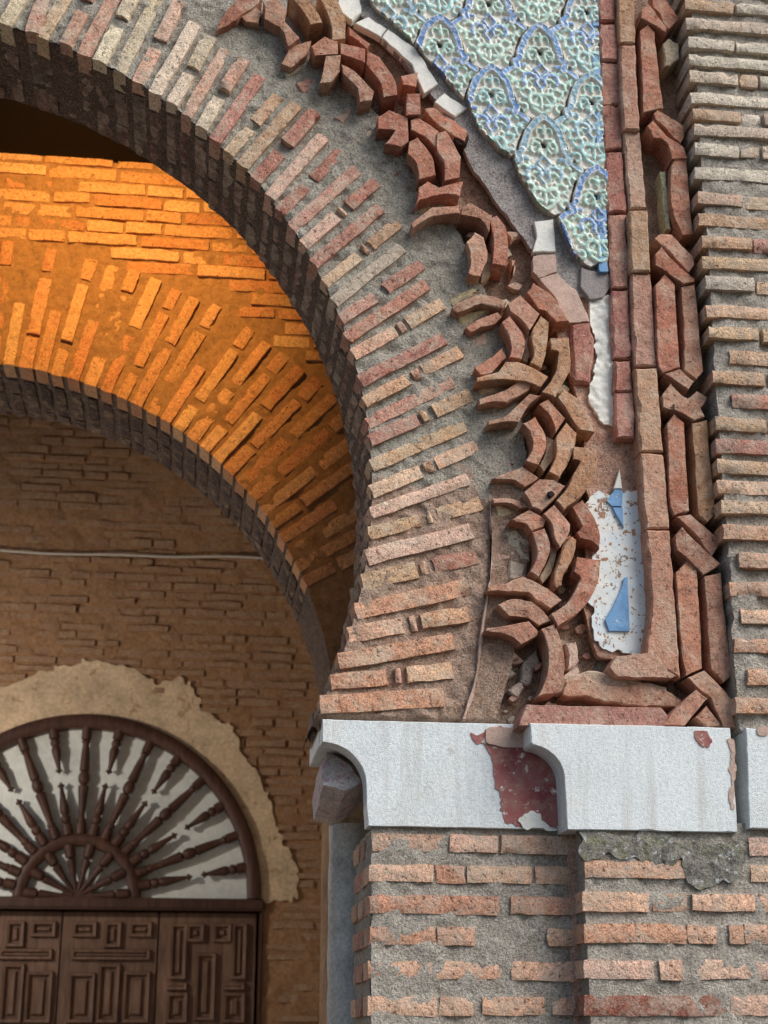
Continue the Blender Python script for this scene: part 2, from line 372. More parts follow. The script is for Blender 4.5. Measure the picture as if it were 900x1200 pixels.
# ------------------------------------------------------------------ surfaces and cut pieces
def grid_faces(nu, nv, keep=None):
    F = []
    for i in range(nu-1):
        for j in range(nv-1):
            if keep is None or keep[i, j]: F.append((i*nv+j, (i+1)*nv+j, (i+1)*nv+j+1, i*nv+j+1))
    return F
def prune(V, F):
    F = np.array(F); used = np.unique(F); m = -np.ones(len(V), int); m[used] = np.arange(len(used))
    return np.asarray(V)[used], m[F]
def inside(poly, X, Z):
    poly = np.array(poly); c = np.zeros(X.shape, bool); j = len(poly)-1
    for i in range(len(poly)):
        xi, zi = poly[i]; xj, zj = poly[j]
        hit = ((zi > Z) != (zj > Z)) & (X < (xj-xi)*(Z-zi)/(zj-zi+1e-12)+xi)
        c ^= hit; j = i
    return c
def sheet(name, px, Y, mat, parent, amp=0.008, step=0.007, scale=30, seed=1, skirt=0.02, world_poly=None, edge=0.004, big=0.0, color=None, even=4):
    """rough layer of plaster or mortar filling an outline, with a turned-back rim"""
    poly = world_poly or [xz(x, y, Y) for x, y in px]
    P = np.array(poly); lo = P.min(0)-step; hi = P.max(0)+step
    xs = np.arange(lo[0], hi[0], step); zs = np.arange(lo[1], hi[1], step)
    X, Z = np.meshgrid(xs, zs, indexing='ij')
    flat = np.c_[X.ravel(), np.zeros(X.size), Z.ravel()]
    e = fbm(flat+seed, 35, 3, seed+50).reshape(X.shape)*edge; e2 = fbm(flat+seed+7, 35, 3, seed+80).reshape(X.shape)*edge
    cx = (X[:-1, :-1]+X[1:, 1:])/2+e[:-1, :-1]; cz = (Z[:-1, :-1]+Z[1:, 1:])/2+e2[:-1, :-1]
    keep = inside(poly, cx, cz)
    n = fbm(flat, scale, 4, seed, 0.65)*amp + fbm(flat, 5, 2, seed+4)*big
    jx = fbm(flat+3.3, 160, 1, seed+5)*step*0.3
    V = np.c_[flat[:, 0]+jx, Y+n, flat[:, 2]-jx]
    F = grid_faces(len(xs), len(zs), keep)
    if not F: return None
    V, F = prune(V, F)
    # rim: boundary edges go back by skirt
    cnt = {}
    for f in F.tolist():
        for a, b in zip(f, f[1:]+f[:1]):
            k = (min(a, b), max(a, b)); cnt[k] = None if k in cnt else (a, b)
    be = [v for v in cnt.values() if v]
    nb = {}
    for a, b in be: nb.setdefault(a, []).append(b); nb.setdefault(b, []).append(a)
    for it in range(even):
        W = V.copy()
        for q, ns in nb.items():
            W[q, 0] = V[q, 0]*.4+.6*np.mean([V[t, 0] for t in ns]); W[q, 2] = V[q, 2]*.4+.6*np.mean([V[t, 2] for t in ns])
        V = W
    extra = {}; V = V.tolist(); F = F.tolist()
    for a, b in be:
        for q in (a, b):
            if q not in extra:
                extra[q] = len(V); V.append([V[q][0], Y+skirt, V[q][2]])
        F.append([b, a, extra[a], extra[b]])
    return mesh_obj(name, V, F, mat, parent, 60, color)
def resample(poly, step):
    out = []
    for a, b in zip(poly, poly[1:]+poly[:1]):
        a, b = np.array(a), np.array(b); n = max(1, int(round(np.hypot(*(b-a))/step)))
        for t in range(n): out.append(a+(b-a)*t/n)
    return np.array(out)
def smooth_poly(poly, it=1):
    p = [np.array(q) for q in poly]
    for _ in range(it):
        o = []
        for a, b in zip(p, p[1:]+p[:1]): o += [a*.8+b*.2, a*.2+b*.8]
        p = o
    return [tuple(q) for q in p]
def spline_poly(poly, sub=4):
    p = np.array(poly, float); n = len(p); out = []
    turn = []
    for i in range(n):
        a = p[i]-p[i-1]; b = p[(i+1) % n]-p[i]
        turn.append(abs(math.degrees(math.atan2(a[0]*b[1]-a[1]*b[0], a@b))))
    for i in range(n):
        j = (i+1) % n; e = p[j]-p[i]; le = np.hypot(*e)
        def tan(q):
            if turn[q] > 32: return e
            t = p[(q+1) % n]-p[q-1]; return t/max(np.hypot(*t), 1e-9)*le
        t0, t1 = tan(i), tan(j)
        for k in range(sub):
            u = k/sub; out.append((2*u**3-3*u*u+1)*p[i]+(u**3-2*u*u+u)*t0+(-2*u**3+3*u*u)*p[j]+(u**3-u*u)*t1)
    return [tuple(q) for q in out]
def piece(name, px, Yf, Yb, mat, parent, color=None, chip=0.0016, bevel=0.0018, seed=None, soft=1, step=0.010, world_poly=None, relief=0.0025, tilt=0.0):
    """a cut block: outline given on its front plane Yf, real depth back to Yb"""
    seed = rng.randint(1, 9999) if seed is None else seed
    poly = world_poly or [xz(x, y, Yf) for x, y in px]
    poly = [tuple(q) for q in poly]; shrink = 0.0028 if name == 'strap' else 0.0
    ar = sum(a[0]*b[1]-b[0]*a[1] for a, b in zip(poly, poly[1:]+poly[:1]))
    if ar < 0: poly = poly[::-1]
    if soft: poly = spline_poly(poly)
    R = resample(poly, step); N = len(R)
    p3 = np.c_[R[:, 0], np.zeros(N), R[:, 1]]
    t = np.roll(R, -1, 0)-np.roll(R, 1, 0); t /= np.maximum(np.hypot(t[:, 0], t[:, 1]), 1e-9)[:, None]
    nrm = np.c_[t[:, 1], -t[:, 0]]                      # outward for counter-clockwise
    R = R - nrm*shrink + nrm*(fbm(p3+seed, 45, 3, seed)*chip + fbm(p3+seed, 16, 2, seed+2)*chip*1.2)[:, None]
    bite = np.clip(fbm(p3+seed, 22, 2, seed+8)-0.25, 0, 1)
    ins = R-nrm*(bevel*(0.7+2.5*bite))[:, None]
    cen = R.mean(0)
    tl = lambda Q: tilt*(Q[:, 1]-cen[1])
    V = []
    V += np.c_[ins[:, 0], Yf+fbm(p3+seed, 25, 2, seed+4)*relief+tl(ins), ins[:, 1]].tolist()
    V += np.c_[R[:, 0], Yf+bevel*(0.8+3*bite)+tl(R), R[:, 1]].tolist()
    V += np.c_[R[:, 0], np.full(N, Yb), R[:, 1]].tolist()
    # inner ring and centre for a slightly uneven face
    F = [list(range(N))]
    for i in range(N):
        j = (i+1) % N
        F.append([i, N+i, N+j, j]); F.append([N+i, 2*N+i, 2*N+j, N+j])
    F.append(list(range(2*N, 3*N))[::-1])
    o = mesh_obj(name, V, F, mat, None, 24, color)
    if parent is not None: o.parent = parent
    bm = bmesh.new(); bm.from_mesh(o.data); bm.faces.ensure_lookup_table()
    bmesh.ops.recalc_face_normals(bm, faces=bm.faces[:]); bm.to_mesh(o.data); bm.free()
    return o
def box(name, x0, x1, y0, y1, z0, z1, mat, parent=None, bev=0.0):
    bm = bmesh.new(); bmesh.ops.create_cube(bm, size=1.0)
    for v in bm.verts: v.co = Vector(((x0+x1)/2+v.co.x*(x1-x0), (y0+y1)/2+v.co.y*(y1-y0), (z0+z1)/2+v.co.z*(z1-z0)))
    if bev: bmesh.ops.bevel(bm, geom=bm.edges[:], offset=bev, segments=2, affect='EDGES')
    me = bpy.data.meshes.new(name); bm.to_mesh(me); bm.free(); me.materials.append(mat)
    return link(bpy.data.objects.new(name, me), parent)
def prism(name, poly, y0, y1, mat, parent=None):
    N = len(poly); V = [(x, y0, z) for x, z in poly]+[(x, y1, z) for x, z in poly]
    F = [list(range(N)), list(range(N, 2*N))[::-1]]+[[i, N+i, N+(i+1) % N, (i+1) % N] for i in range(N)]
    o = mesh_obj(name, V, F, mat, parent)
    bm = bmesh.new(); bm.from_mesh(o.data); bmesh.ops.recalc_face_normals(bm, faces=bm.faces[:]); bm.to_mesh(o.data); bm.free()
    return o

# ================================================================== THE SETTING
structure(mesh_obj('ground', [(-400, -400, 0), (400, -400, 0), (400, 400, 0), (-400, 400, 0)], [(0, 1, 2, 3)], M_PAVING))
CX, CZ, R1 = -0.908, 2.894, 1.322          # front arch
T1 = 0.36
CX2, CZ2, R2, Y2, T2 = -0.904, 2.67, 1.417, 2.0, 0.52
IMP_T, IMP_B = 2.313, 2.067
CEIL = 5.022
def arch_outline(cx, cz, r, zs, x0, x1, ztop, n=96):
    a = math.asin((zs-cz)/r); pts = [(x0, zs), (x0, ztop), (x1, ztop), (x1, zs)]
    th = np.linspace(a, math.pi-a, n); arc = [(cx+r*math.cos(t), cz+r*math.sin(t)) for t in th]
    return [arc[0]]+[(x1, zs), (x1, ztop), (x0, ztop), (x0, zs)]+arc[:0:-1]

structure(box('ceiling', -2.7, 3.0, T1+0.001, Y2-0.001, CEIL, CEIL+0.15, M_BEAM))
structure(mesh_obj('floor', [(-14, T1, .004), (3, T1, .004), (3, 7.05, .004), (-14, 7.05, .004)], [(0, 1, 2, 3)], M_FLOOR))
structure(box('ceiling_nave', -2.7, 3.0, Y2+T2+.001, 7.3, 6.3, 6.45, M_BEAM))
structure(box('wall_right', 2.6, 3.0, T1+.001, 7.3, 0.001, 6.299, M_FLOOR))
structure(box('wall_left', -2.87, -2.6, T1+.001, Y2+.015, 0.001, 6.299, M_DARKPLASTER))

# ================================================================== FRONT ARCH
arch = thing('horseshoe_arch', 'large horseshoe arch of radiating narrow bricks in thick grey mortar', 'arch')
prism('core', arch_outline(CX, CZ, R1+0.03, IMP_T, -2.9, 3.0, 7.0), 0.045, T1-0.004, M_MORTAR_W, arch)
prism('left_jamb', [(-2.9, .002), (-2.22, .002), (-2.22, IMP_T-.001), (-2.9, IMP_T-.001)], 0.02, T1-.004, M_MORTAR_W, arch)
# courses: (inner end, outer end) measured on the photograph, L = one long brick, S = two short bricks, B = with a bat between
CRS = [((13, 20), (29, -9), 'L', P_BEIGE), ((41, 33), (51, 0), 'S', P_RED), ((52, 40), (77, 0), 'L', P_TAN),
 ((82, 48), (104, 0), 'S', P_PINK), ((102, 59), (131, 0), 'L', P_PINK), ((119, 70), (155, 0), 'S', P_BEIGE), ((141, 83), (184, 0), 'L', P_BEIGE),
 ((164, 96), (206, 12), 'S', P_PINK), ((184, 108), (231, 24), 'L', P_BEIGE), ((205, 119), (252, 37), 'S', P_BEIGE), ((221, 133), (269, 55), 'L', P_PINK),
 ((240, 146), (289, 65), 'S', P_BEIGE), ((256, 161), (309, 85), 'L', P_RED), ((272, 176), (331, 108), 'S', P_TAN), ((287, 193), (349, 120), 'L', P_TAN),
 ((302, 211), (371, 131), 'S', P_RED), ((319, 230), (384, 159), 'L', P_PINK), ((336, 242), (408, 170), 'S', P_RED), ((345, 266), (421, 197), 'L', P_RED),
 ((357, 288), (443, 212), 'B', P_PINK), ((371, 308), (450, 243), 'L', P_RED), ((383, 332), (470, 258), 'B', P_TAN), ((393, 354), (476, 290), 'L', P_GREY),
 ((403, 374), (500, 307), 'S', P_RED), ((408, 397), (503, 334), 'L', P_RED), ((415, 417), (521, 355), 'B', P_ORANGE), ((422, 449), (520, 398), 'L', P_RED),
 ((428, 473), (541, 411), 'B', P_ORANGE), ((433, 495), (536, 444), 'L', P_RED), ((436, 516), (557, 462), 'B', P_RED), ((438, 546), (549, 499), 'L', P_TAN),
 ((438, 576), (565, 521), 'B', P_TAN), ((441, 600), (557, 558), 'L', P_PINK), ((436, 625), (573, 587), 'B', P_TAN), ((433, 654), (559, 622), 'L', P_PINK),
 ((429, 682), (572, 649), 'B', P_TAN), ((422, 716), (553, 689), 'L', P_ORANGE), ((414, 744), (563, 717), 'B', P_ORANGE), ((405, 775), (539, 752), 'L', P_ORANGE),
 ((396, 800), (553, 784), 'B', P_ORANGE), ((386, 826), (544, 815), 'L', P_ORANGE)]
rows = []
for (a, b, kind, pal) in CRS:
    p = np.array(xz(*a)); q = np.array(xz(*b)); d = q-p; L = np.hypot(*d); d = d/L
    if a[1] < 100: L = max(L, 0.27 if kind == 'L' else 0.29)
    # begin exactly on the intrados
    w = p-np.array([CX, CZ]); bq = w@d; t = -bq+math.sqrt(max(bq*bq-(w@w-(R1-0.004)**2), 0)); p = p+d*t
    L = min(L, 0.30); rows.append((p, d, L, kind, pal))
th0 = math.atan2(rows[0][0][1]-CZ, rows[0][0][0]-CX)
for k in range(1, 26):                     # on over the crown, out of the photograph
    t = th0+k*0.043; d = np.array([math.cos(t), math.sin(t)])
    rows.append((np.array([CX, CZ])+d*(R1-0.004), d, 0.28, 'LS'[k % 2], rng.choice([P_BEIGE, P_TAN, P_PINK])))
for k, (p, d, L, kind, pal) in enumerate(rows):
    H = (0.042 if 33 < k < 41 else 0.037 if k < 20 else 0.0345)*rng.uniform(0.94, 1.08); Yf = rng.uniform(-0.017, -0.007); fd = 0.05 if k % 2 else 0.09
    segs = {'L': [(0, 1)], 'S': [(0, .42), (.52, 1.0)], 'B': [(0, .47), (.50, .57), (.60, 1.0)]}[kind]
    for (s, e) in segs:
        s2 = s+rng.uniform(0, .02) if s else 0; e2 = e-rng.uniform(0, .03)
        ang = rng.uniform(-.02, .02); dd = np.array([d[0]-ang*d[1], d[1]+ang*d[0]])
        a0 = p+d*L*s2; a1 = a0+dd*L*(e2-s2)
        c = pal if s == 0 or rng.random() < 0.55 else rng.choice([P_RED, P_TAN, P_PINK, P_ORANGE])
        hh = H*rng.uniform(.92, 1.05)*(0.9 if (e-s) < .2 else 1)
        face_brick(a0, a1, hh, Yf+rng.uniform(-.003, .003), arch, M_BRICK, pick(c), depth=fd if s == 0 else 0.1)
    # bricks of the soffit behind the face brick, shade painted into their darker tones
    y = fd+0.012-0.01
    e1 = T1-0.006; sp = y+(e1-y)*rng.choice((.42, .6, .8)); cuts = [(y, sp-.006), (sp+.006, e1)]
    per = np.array([-d[1], d[0]])
    for (ya, yb) in cuts:
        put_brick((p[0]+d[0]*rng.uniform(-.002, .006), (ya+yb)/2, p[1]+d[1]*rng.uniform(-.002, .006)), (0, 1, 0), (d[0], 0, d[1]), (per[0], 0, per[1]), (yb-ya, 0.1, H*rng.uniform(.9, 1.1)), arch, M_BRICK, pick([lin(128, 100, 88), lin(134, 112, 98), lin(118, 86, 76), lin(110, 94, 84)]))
# mortar on the face (polar grid) and in the soffit
a_lo = math.asin((IMP_T-0.01-CZ)/R1); a_hi = math.radians(170)
th = np.arange(a_lo, a_hi, 0.0046); rr = np.arange(R1-0.002, R1+0.40, 0.0065)
TH, RR = np.meshgrid(th, rr, indexing='ij')
base = np.c_[(CX+RR*np.cos(TH)).ravel(), np.zeros(TH.size), (CZ+RR*np.sin(TH)).ravel()]
nz = fbm(base, 40, 4, 3, 0.72)*0.014 + fbm(base, 9, 2, 8)*0.006
nz = nz+np.clip((IMP_T+0.008-base[:, 2])/0.012, 0, 1)*0.03
keepr = (base[:, 2] > IMP_T-0.02).reshape(TH.shape)[:-1, :-1]
V, F = prune(np.c_[base[:, 0], -0.001+nz, base[:, 2]], grid_faces(len(th), len(rr), keepr))
mesh_obj('mortar_bed', V, F[:, ::-1], M_MORTAR, arch, 70)
ys = np.arange(0.004, T1, 0.007)
TH, YY = np.meshgrid(th, ys, indexing='ij')
base = np.c_[CX+R1*np.cos(TH).ravel(), YY.ravel(), CZ+R1*np.sin(TH).ravel()]
nz = -0.0005+fbm(base, 34, 4, 13, 0.7)*0.006
rad = R1+nz
V = np.c_[CX+rad*np.cos(TH.ravel()), YY.ravel(), CZ+rad*np.sin(TH.ravel())]
mesh_obj('soffit_mortar', V, grid_faces(len(th), len(ys)), M_SOFFIT_SHADE, arch, 70)

# ================================================================== INTERLACE MOULDING ROUND THE ARCH
lace = thing('interlace_moulding', 'broken interlaced terracotta moulding of looping straps beside the brick arch', 'moulding')
sheet('rubble_bed', [(540, 852), (560, 760), (577, 690), (580, 560), (568, 420), (520, 280), (470, 190), (400, 80), (330, -30), (420, -30), (470, 60), (540, 120),
      (590, 200), (625, 290), (690, 350), (712, 470), (712, 620), (700, 770), (690, 800), (790, 800), (800, 856), (690, 858)], 0.040, M_RUBBLE, lace, amp=0.012, step=0.008, scale=26, seed=21, big=0.012)
def straps(Yf, Yb, col, *lists, name='strap', **k):
    for p in lists:
        rr_ = dict(k)
        piece(name, p, Yf+rng.uniform(-.006, .006), Yb, M_STRAP, lace, pick(col), **rr_)
S_R = [lin(164, 103, 76), lin(154, 94, 70), lin(172, 112, 84)]
S_T = [lin(174, 128, 90), lin(164, 118, 82)]
S_P = [lin(172, 124, 98), lin(162, 114, 90)]
YF, YB = -0.056, 0.075
# lowest lobe
straps(YF, YB, S_P, c5((335, 420), (398, 394), (428, 470), (440, 560), (430, 650), (402, 698), (322, 708), (352, 640), (365, 560), (360, 490)))
straps(YF+.006, YB, S_P, c5((98, 438), (102, 412), (190, 402), (290, 382), (335, 430), (325, 455), (255, 490), (225, 458), (170, 443)))
straps(YF-.004, YB, S_R, c5((375, 355), (450, 302), (500, 205), (472, 182), (486, 112), (596, 125), (582, 225), (540, 310), (480, 372), (408, 416)))
straps(YF+.004, YB, S_P, c5((150, 318), (212, 292), (300, 300), (345, 335), (386, 388), (330, 412), (282, 376), (205, 368)))
straps(YF+.012, YB, S_P, c5((112, 266), (112, 236), (200, 218), (262, 192), (345, 232), (432, 300), (380, 340), (318, 308), (285, 272), (200, 266)), chip=0.005)
straps(YF+.010, YB, S_T, c4((438, 640), (470, 622), (495, 655), (480, 730), (440, 800), (430, 850), (395, 875), (385, 830), (408, 760), (420, 690)), chip=0.004, bevel=0.004)
straps(YF+.008, YB, S_R, c4((205, 575), (290, 525), (368, 570), (350, 606), (300, 622), (275, 592)))
straps(YF, YB, S_R, c4((295, 622), (355, 605), (382, 680), (370, 740), (330, 818), (288, 792), (320, 720), (310, 660)))
straps(YF, YB, S_P, c4((345, 545), (395, 505), (466, 590), (460, 630), (420, 692), (395, 660), (380, 600)))
straps(YF+.004, YB, S_R, c4((465, 517), (515, 483), (570, 570), (592, 640), (588, 702), (550, 668), (500, 655), (485, 625), (510, 600)))
straps(YF+.004, YB, S_P, c4((262, 455), (330, 398), (395, 398), (447, 430), (395, 490), (345, 537), (300, 520)))
straps(YF+.02, YB, S_P, c4((130, 402), (180, 372), (260, 345), (330, 395), (310, 412), (270, 436), (225, 410)), c4((132, 482), (210, 478), (292, 518), (250, 530), (200, 505), (140, 505)), chip=0.004)
straps(YF-.004, YB, S_T, c4((395, 490), (450, 430), (475, 375), (502, 325), (470, 320), (475, 262), (576, 270), (576, 345), (545, 430), (492, 490), (436, 537)))
straps(YF, YB, S_T, c4((445, 158), (492, 205), (478, 290), (420, 402), (368, 370), (395, 310), (400, 215)))
straps(YF, YB, S_R, c4((255, 165), (315, 133), (362, 215), (360, 280), (330, 347), (270, 325), (300, 260), (290, 200)))
straps(YF+.004, YB, S_R, c4((325, 85), (370, 60), (446, 145), (400, 212), (375, 140)))
straps(YF+.002, YB, S_T, c4((405, 55), (432, 15), (505, 60), (572, 185), (565, 207), (495, 196), (465, 150)))
# middle lobes
straps(YF+.008, YB, S_P, c3((214, 672), (330, 632), (395, 588), (446, 608), (436, 642), (395, 668), (340, 698), (280, 694), (222, 704)))
straps(YF+.002, YB, S_P, c3((256, 790), (256, 764), (330, 742), (372, 706), (432, 648), (488, 660), (432, 705), (392, 776), (330, 774)), bevel=0.001, chip=0.001)
straps(YF, YB, S_T, c3((208, 608), (208, 582), (300, 556), (330, 513), (400, 518), (518, 580), (482, 628), (430, 607), (380, 600), (300, 594)))
straps(YF-.004, YB, S_T, c3((483, 647), (540, 560), (552, 478), (522, 470), (520, 416), (602, 412), (609, 490), (606, 560), (545, 673)))
straps(YF, YB, S_T, c3((480, 318), (522, 350), (508, 480), (485, 548), (433, 522), (448, 480), (438, 400)))
straps(YF, YB, S_R, c3((312, 352), (350, 318), (400, 385), (418, 440), (405, 512), (343, 502), (352, 440)))
straps(YF+.002, YB, S_P, c3((338, 272), (395, 233), (482, 315), (432, 402), (405, 350), (350, 307)))
straps(YF, YB, S_R, c3((418, 225), (450, 178), (540, 245), (607, 352), (545, 357), (500, 308), (470, 300)))
straps(YF+.02, YB, S_P, c3((108, 290), (225, 222), (342, 265), (322, 297), (230, 272), (130, 308)), chip=0.005)
straps(YF+.02, YB, S_R, c3((150, 372), (300, 308), (322, 330), (250, 372), (180, 402)), c3((205, 545), (320, 455), (332, 500), (270, 560), (225, 572)), chip=0.006)
# upper lobes
straps(YF, YB, S_R, c2((550, 560), (585, 545), (625, 590), (638, 700), (625, 765), (560, 755), (565, 650)))
straps(YF+.012, YB, S_P, c2((448, 660), (490, 613), (530, 640), (542, 720), (515, 805), (455, 795), (470, 720)), chip=0.005)
straps(YF+.004, YB, S_P, c2((222, 580), (310, 508), (430, 500), (432, 545), (380, 545), (300, 560), (232, 603)), c2((432, 512), (470, 490), (566, 547), (552, 622), (510, 565), (432, 545)), chip=0.004)
straps(YF, YB, S_R, c2((250, 432), (290, 400), (340, 422), (446, 402), (432, 472), (342, 466), (240, 502)), chip=0.005)
straps(YF, YB, S_R, c2((330, 197), (370, 185), (437, 300), (430, 392), (363, 402), (357, 330), (328, 270)))
straps(YF, YB, S_R, c2((212, 237), (250, 215), (312, 290), (332, 382), (253, 402), (240, 330), (203, 290)))
straps(YF+.004, YB, S_R, c2((215, 145), (250, 130), (342, 190), (330, 272), (280, 222), (218, 190)))
straps(YF-.002, YB, S_R, c2((78, 132), (130, 100), (215, 132), (215, 240), (180, 262), (108, 247), (152, 190), (78, 187)))
straps(YF, YB, S_R, c2((200, 30), (266, 30), (266, 127), (195, 132)))
straps(YF+.02, YB, S_R, c2((275, 97), (320, 90), (462, 190), (450, 240), (400, 210), (330, 162)), chip=0.004)
straps(YF, YB, S_P, c1((608, 265), (660, 290), (752, 385), (742, 425), (688, 432), (680, 370), (618, 312)))
straps(YF, YB, S_P, c1((518, 352), (545, 233), (612, 230), (610, 302), (570, 347)))
straps(YF+.002, YB, S_R, c1((478, 192), (540, 150), (600, 173), (600, 227), (498, 237)), c1((602, 175), (716, 203), (715, 268), (604, 227)), c1((717, 208), (775, 238), (842, 340), (852, 402), (788, 412), (770, 340), (715, 270)))
straps(YF+.016, YB, S_R, c1((640, 105), (740, 185), (722, 208), (640, 152)))
straps(YF, YB, S_T, c1((385, -30), (460, -20), (515, 50), (540, 100), (480, 108), (440, 40)), c1((510, -20), (590, -20), (632, 80), (632, 167), (568, 172), (560, 90)))
straps(YF+.008, YB, S_P, c1((285, 8), (340, -10), (392, 40), (380, 90), (437, 165), (390, 192), (350, 112), (284, 82)), chip=0.005)
straps(YF+.03, YB, S_R, c1((108, 72), (160, -10), (280, -10), (200, 72), (80, 132)), chip=0.006)
straps(YF+.03, YB, S_P, c1((355, 270), (400, 195), (485, 170), (470, 215), (400, 285)), c1((180, 60), (240, 10), (285, 60), (270, 110), (205, 100)), chip=0.006)
straps(YF, YB, S_R, c1((860, 318), (940, 300), (930, 370), (870, 360)))
# inner faces of the lobes, chips and broken stone in the bed
chips = [(c3((85, 232), (190, 205), (230, 216), (112, 282)), lin(206, 188, 140)), (c3((128, 322), (240, 292), (275, 305), (155, 372)), lin(204, 186, 140)),
 (c3((155, 440), (245, 400), (258, 440), (170, 478)), lin(186, 152, 130)), (c3((215, 607), (340, 605), (375, 625), (230, 668)), lin(198, 168, 130)),
 (c3((236, 700), (350, 700), (366, 715), (250, 755)), lin(198, 168, 128)), (c4((165, 615), (235, 615), (290, 670), (290, 745), (215, 735), (195, 670)), lin(206, 190, 166)),
 (c4((140, 512), (205, 512), (225, 545), (150, 572)), lin(206, 186, 138)), (c4((135, 415), (215, 425), (265, 445), (250, 470), (140, 465)), lin(190, 160, 130)),
 (c4((205, 740), (270, 760), (265, 830), (205, 820)), lin(178, 160, 142)), (c4((130, 640), (200, 690), (205, 735), (135, 755)), lin(188, 140, 118)),
 (c5((95, 480), (190, 485), (245, 540), (150, 552), (85, 520)), lin(184, 150, 130)), (c5((85, 610), (200, 580), (230, 610), (180, 640), (75, 645)), lin(168, 154, 144)),
 (c5((250, 590), (320, 510), (330, 560), (285, 660), (255, 650)), lin(160, 146, 134)), (c5((200, 680), (255, 630), (270, 670), (240, 710)), lin(176, 156, 140)),
 (c4((125, 350), (215, 325), (230, 345), (150, 375)), lin(182, 128, 108)), (c4((130, 185), (240, 170), (262, 230), (150, 270)), lin(178, 120, 102)),
 (c2((325, 755), (420, 650), (440, 665), (350, 745)), lin(178, 126, 108)), (c2((325, 830), (440, 740), (455, 780), (380, 860)), lin(164, 104, 90)),
 (c2((240, 610), (320, 590), (332, 620), (265, 655)), lin(186, 128, 102)), (c2((95, 385), (165, 330), (215, 345), (125, 410)), lin(160, 96, 80)),
 (c2((190, 515), (320, 495), (290, 540), (210, 570)), lin(206, 190, 140)), (c2((625, 620), (690, 612), (690, 640), (645, 662)), lin(190, 150, 128)),
 (c1((530, 430), (600, 375), (630, 390), (545, 445)), lin(160, 100, 86)), (c1((575, 500), (640, 430), (660, 470), (620, 535)), lin(186, 148, 126)),
 (c1((425, 355), (500, 310), (515, 345), (455, 395)), lin(182, 130, 108)), (c1((360, 300), (440, 255), (455, 280), (380, 322)), lin(206, 190, 164)),
 (c1((640, 600), (755, 535), (765, 560), (690, 625)), lin(206, 176, 144)), (c1((700, 650), (770, 600), (785, 640), (755, 690)), lin(210, 196, 150)),
 (c1((240, 190), (290, 110), (335, 150), (275, 220)), lin(166, 100, 84)), (c1((20, 50), (90, 20), (110, 45), (80, 80)), lin(204, 182, 146)),
 (c1((680, 520), (745, 450), (775, 480), (745, 545)), lin(150, 104, 84)), (c2((640, 730), (668, 730), (660, 800), (640, 825)), lin(176, 128, 104)),
 (c5((425, 640), (495, 570), (500, 600), (450, 670)), lin(176, 146, 130)), (c5((440, 480), (490, 470), (500, 560), (450, 590)), lin(186, 158, 144))]
for p, col in chips:
    piece('stone_chip', p, rng.uniform(-0.006, 0.012), 0.07, M_STRAP, lace, col, chip=0.006, bevel=0.006, relief=0.006, tilt=rng.uniform(-.2, .2))
for q in range(110):
    bx = rng.uniform(545, 700); by = rng.uniform(560, 850) if q % 3 else rng.uniform(180, 560)
    if q % 3 == 0: bx = np.interp(by, [180, 300, 420, 560], [505, 570, 620, 640])+rng.uniform(-35, 45)
    elif bx > np.interp(by, [560, 700, 850], [640, 690, 700]): continue
    r_ = rng.uniform(3, 8); n_ = rng.randint(5, 7); a_ = rng.uniform(0, 6)
    piece('stone_chip', [(bx+r_*rng.uniform(.6, 1.5)*math.cos(a_-t*6.283/n_), by+r_*rng.uniform(.5, 1)*math.sin(a_-t*6.283/n_)) for t in range(n_)], rng.uniform(0.008, 0.03), 0.06, M_STRAP, lace,
          pick([lin(190, 158, 136), lin(176, 140, 118), lin(168, 122, 102), lin(196, 180, 156)]), chip=0.003, soft=0, relief=0.005, tilt=rng.uniform(-.3, .3))
piece('plaster_ridge', [(574.5, 585), (576, 585), (577, 660), (572, 700), (566, 740), (558, 800), (545, 842), (543, 842), (555.5, 800), (564, 740), (570, 700), (575, 660)], -0.014, 0.02, M_ROSE, lace, chip=0.003, bevel=0.001)
# curved inner linings of pale plaster seen under the loops
for p in (c4((382, 690), (404, 700), (385, 790), (345, 842), (332, 815), (370, 745)), c4((362, 220), (396, 240), (385, 320), (350, 370), (332, 345), (360, 290)),
          c3((400, 385), (430, 400), (440, 470), (425, 520), (406, 512), (416, 440)), c2((540, 700), (562, 720), (555, 800), (520, 830), (518, 800))):
    piece('lining', p, -0.012, 0.05, M_STRAP, lace, lin(206, 184, 152), chip=0.002)
for (x, y, r) in ((541, 161, 8.5),):
    piece('hole_disc', [(x+r*math.cos(t), y+r*math.sin(t)) for t in np.linspace(0, 5.7, 10)], -0.034, 0.02, M_HOLE, lace, chip=0.001)  # dark disc standing in for the shade of a hole
for p in (c4((368, 455), (385, 450), (396, 465), (382, 478), (370, 470)),):
    piece('hole_disc', p, -0.066, 0.0, M_HOLE, lace, chip=0.001, soft=0)  # dark disc painting the shaded gap in the knot
# low sill courses under the loops
straps(-0.03, 0.05, S_P, c5((440, 640), (520, 610), (640, 660), (760, 655), (880, 690), (930, 720), (930, 750), (700, 735), (520, 715), (430, 700)), name='sill_course', chip=0.006, bevel=0.004)

